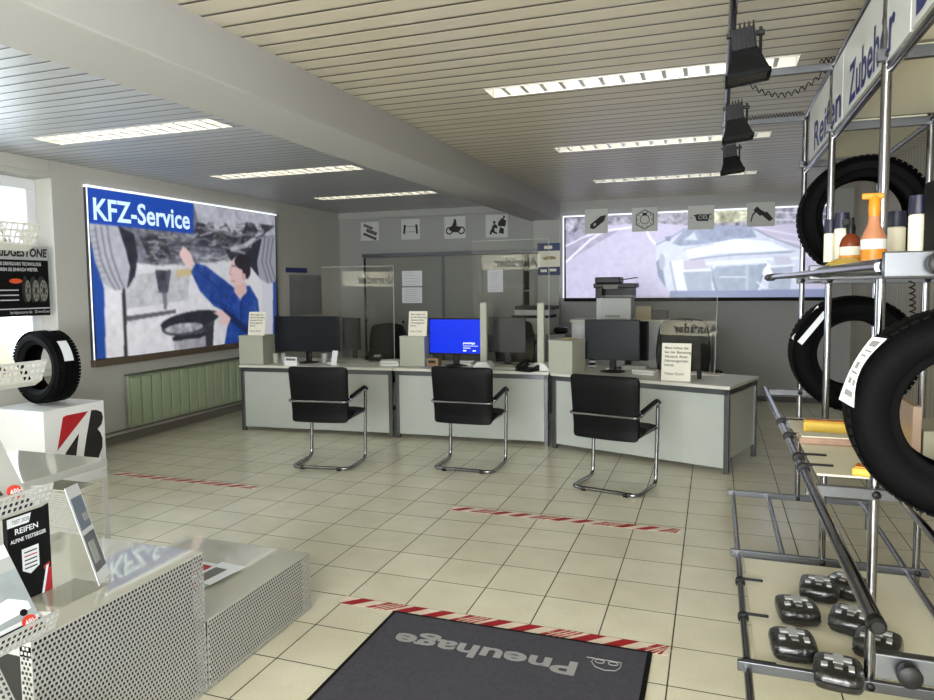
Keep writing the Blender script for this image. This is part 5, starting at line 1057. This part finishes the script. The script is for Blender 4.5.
# bottles on the highest shelf
ZB = 1.628
def bottle(u, y, r, h, label, kind):
    p = at(1, y, u, 262); t = thing('cleaner_bottle', label, 'bottle', (p.x, y, ZB), 0, 'car care bottles on the highest shelf'); c = (0, 0, 0)
    if kind == 'spraycan':
        MB().lathe(c, (0, 0, 1), [(r, 0), (r, h*.72), (r*.85, h*.74)], 24).build('can', m_cream, t, True, world=False); MB().lathe(c, (0, 0, 1), [(r*1.0, h*.74), (r*1.05, h*.8), (r*.95, h), (0, h)], 24).build('cap', m_dblue, t, True, world=False)
        b = MB(); b.lathe(c, (0, 0, 1), [(r*1.01, h*.05), (r*1.01, h*.2)], 24); b.f = b.f[:-2]; b.mi = b.mi[:-2]; b.build('label', m_ink, t, True, world=False)
    elif kind == 'pump':
        MB().lathe(c, (0, 0, 1), [(r, 0), (r, h*.5), (r*.8, h*.62), (r*.35, h*.7), (r*.35, h*.74)], 24).build('body', m_amber, t, True, world=False)
        b = MB(); b.lathe(c, (0, 0, 1), [(r*1.02, h*.04), (r*1.02, h*.3), (r*1.02, h*.46)], 24, ms=[0, 1]); b.f = b.f[:-2]; b.mi = b.mi[:-2]; b.build('label', [m_orange, m_paper], t, True, world=False)
        MB().lathe(c, (0, 0, 1), [(r*.42, h*.7), (r*.45, h*.82), (r*.3, h*.9), (r*.3, h)], 16).box(-r*.8, r*.1, -r*.2, r*.2, h*.88, h*.97).build('pump_head', m_black, t, True, world=False)
    else:
        MB().lathe(c, (0, 0, 1), [(r, 0), (r, h*.42), (r*.75, h*.5), (r*.5, h*.6), (r*.42, h*.72)], 24).build('body', mat('peach_plastic', (190, 128, 92), .35), t, True, world=False)
        b = MB(); b.lathe(c, (0, 0, 1), [(r*1.02, h*.03), (r*1.02, h*.12), (r*1.02, h*.27), (r*1.02, h*.4)], 24, ms=[1, 0, 2]); b.f = b.f[:-2]; b.mi = b.mi[:-2]; b.build('label', [m_orange, m_dblue, m_paperw], t, True, world=False)
        MB().lathe(c, (0, 0, 1), [(r*.45, h*.70), (r*.5, h*.78), (r*.45, h*.92), (r*.2, h*.98)], 16).build('collar', m_orange, t, True, world=False); MB().box(-r*1.0, r*.7, -r*.22, r*.22, h*.92, h*1.0).build('trigger', m_orange, t, world=False, bevel=.004)
bottle(830, -.95, .024, .21, 'cream spray can with dark blue cap, leftmost on the shelf', 'spraycan'); bottle(841, -1.05, .026, .225, 'cream spray can with dark blue cap, second from left', 'spraycan')
bottle(850, -1.25, .035, .19, 'amber pump bottle with orange label among spray cans', 'pump'); bottle(873, -1.55, .036, .24, 'tall orange and peach spray bottle behind the front post', 'spray')
bottle(895, -1.2, .03, .21, 'cream spray can hidden right of the front post', 'spraycan'); bottle(917, -1.9, .023, .19, 'cream spray can with dark cap beside the black carton', 'spraycan')
p = at(1, -2.0, 928, 262); put('black_carton', 'tall black carton at the right end of the bottle shelf', 'carton', MB().box(p.x, p.x+.09, -2.05, -1.95, ZB, ZB+.215), m_blackm, bevel=.002)
p = at(1, -1.15, 845, 262); t = thing('sponge_pack', 'flat crumpled yellow pack lying before the pump bottle', 'package', (.91, -1.3, ZB))
b = MB(); nu = 12; vs = []; fs = []
for j in range(6):
    for i in range(nu+1): x = .835+.15*i/nu; y = -1.42+.05*j; vs.append((x, y, ZB+.004+.045*math.sin(PI*i/nu)**.6*math.sin(PI*j/5)+random.uniform(0, .004)))
for j in range(5):
    for i in range(nu): a = j*(nu+1)+i; fs.append((a, a+1, a+nu+2, a+nu+1))
b.add(vs, fs).build('wrapper', m_yellow, t, True, solid=.003); MB().box(.86, .96, -1.38, -1.22, ZB, ZB+.02).build('sponge', m_yellow, t)

# ------------------------------------------------------------------ wheel display mirrored in the acrylic screens
t = thing('wheel_display', 'alloy wheel display with cream Aluräder sign opposite the desks', 'wheel display', (SIGN.x, SIGN.y, 0), math.atan2(.42, -.9)+PI)
# local frame: faces +Y' after rotation toward the desks
def loc(b): return b
dirv = Vector((.36, .93, 0)).normalized(); t.rotation_euler = (0, 0, math.atan2(dirv.y, dirv.x)-PI/2)
MB().box(-.62, .62, -.03, 0, 1.84, 2.16).build('sign_board', mat('lit_sign', (226, 220, 196), emit=3.0, var=0), t, world=False); b = MB(); b.text('Aluräder', (.56, .001, 1.90), (-1, 0, 0), (0, 0, 1), .27, bold=.03, width=.92); b.build('sign_lettering', m_ink, t, world=False)
for x in (-.62, .6): MB().box(x, x+.02, -.03, -.005, 0, 1.84).build('upright', m_alu, t, world=False)
for z in (1.5, 1.05): MB().box(-.62, .62, -.2, 0, z-.02, z).build('shelf', m_white, t, world=False)
b = MB(); b.lathe((-.1, -.04, 1.27), (0, 1, 0), [(.21, -.06), (.21, .04), (.19, .04), (.18, -.05)], 36)
for k in range(10): a = k*PI/5; b.obox((-.1+.1*math.cos(a), -.01, 1.27+.1*math.sin(a)), (.1*math.cos(a), 0, .1*math.sin(a)), (0, .01, 0), (-.014*math.sin(a), 0, .014*math.cos(a)))
b.lathe((-.1, -.03, 1.27), (0, 1, 0), [(.04, 0), (.04, .03), (0, .035)], 20); b.build('alloy_wheel', m_louver, t, world=False)

sp = bpy.data.lights.new('added_wheel_spot', 'SPOT'); sp.energy = 120; sp.spot_size = 1.0; sp.color = (1, .97, .9); so = bpy.data.objects.new('added_wheel_spot', sp); COL.objects.link(so)  # unseen lamp added to brighten the wheel in the mirror image
so.location = (-4.1, -3.2, 2.6); so.rotation_euler = (Vector((-4.45, -4.3, 1.3))-so.location).to_track_quat('-Z', 'Y').to_euler()
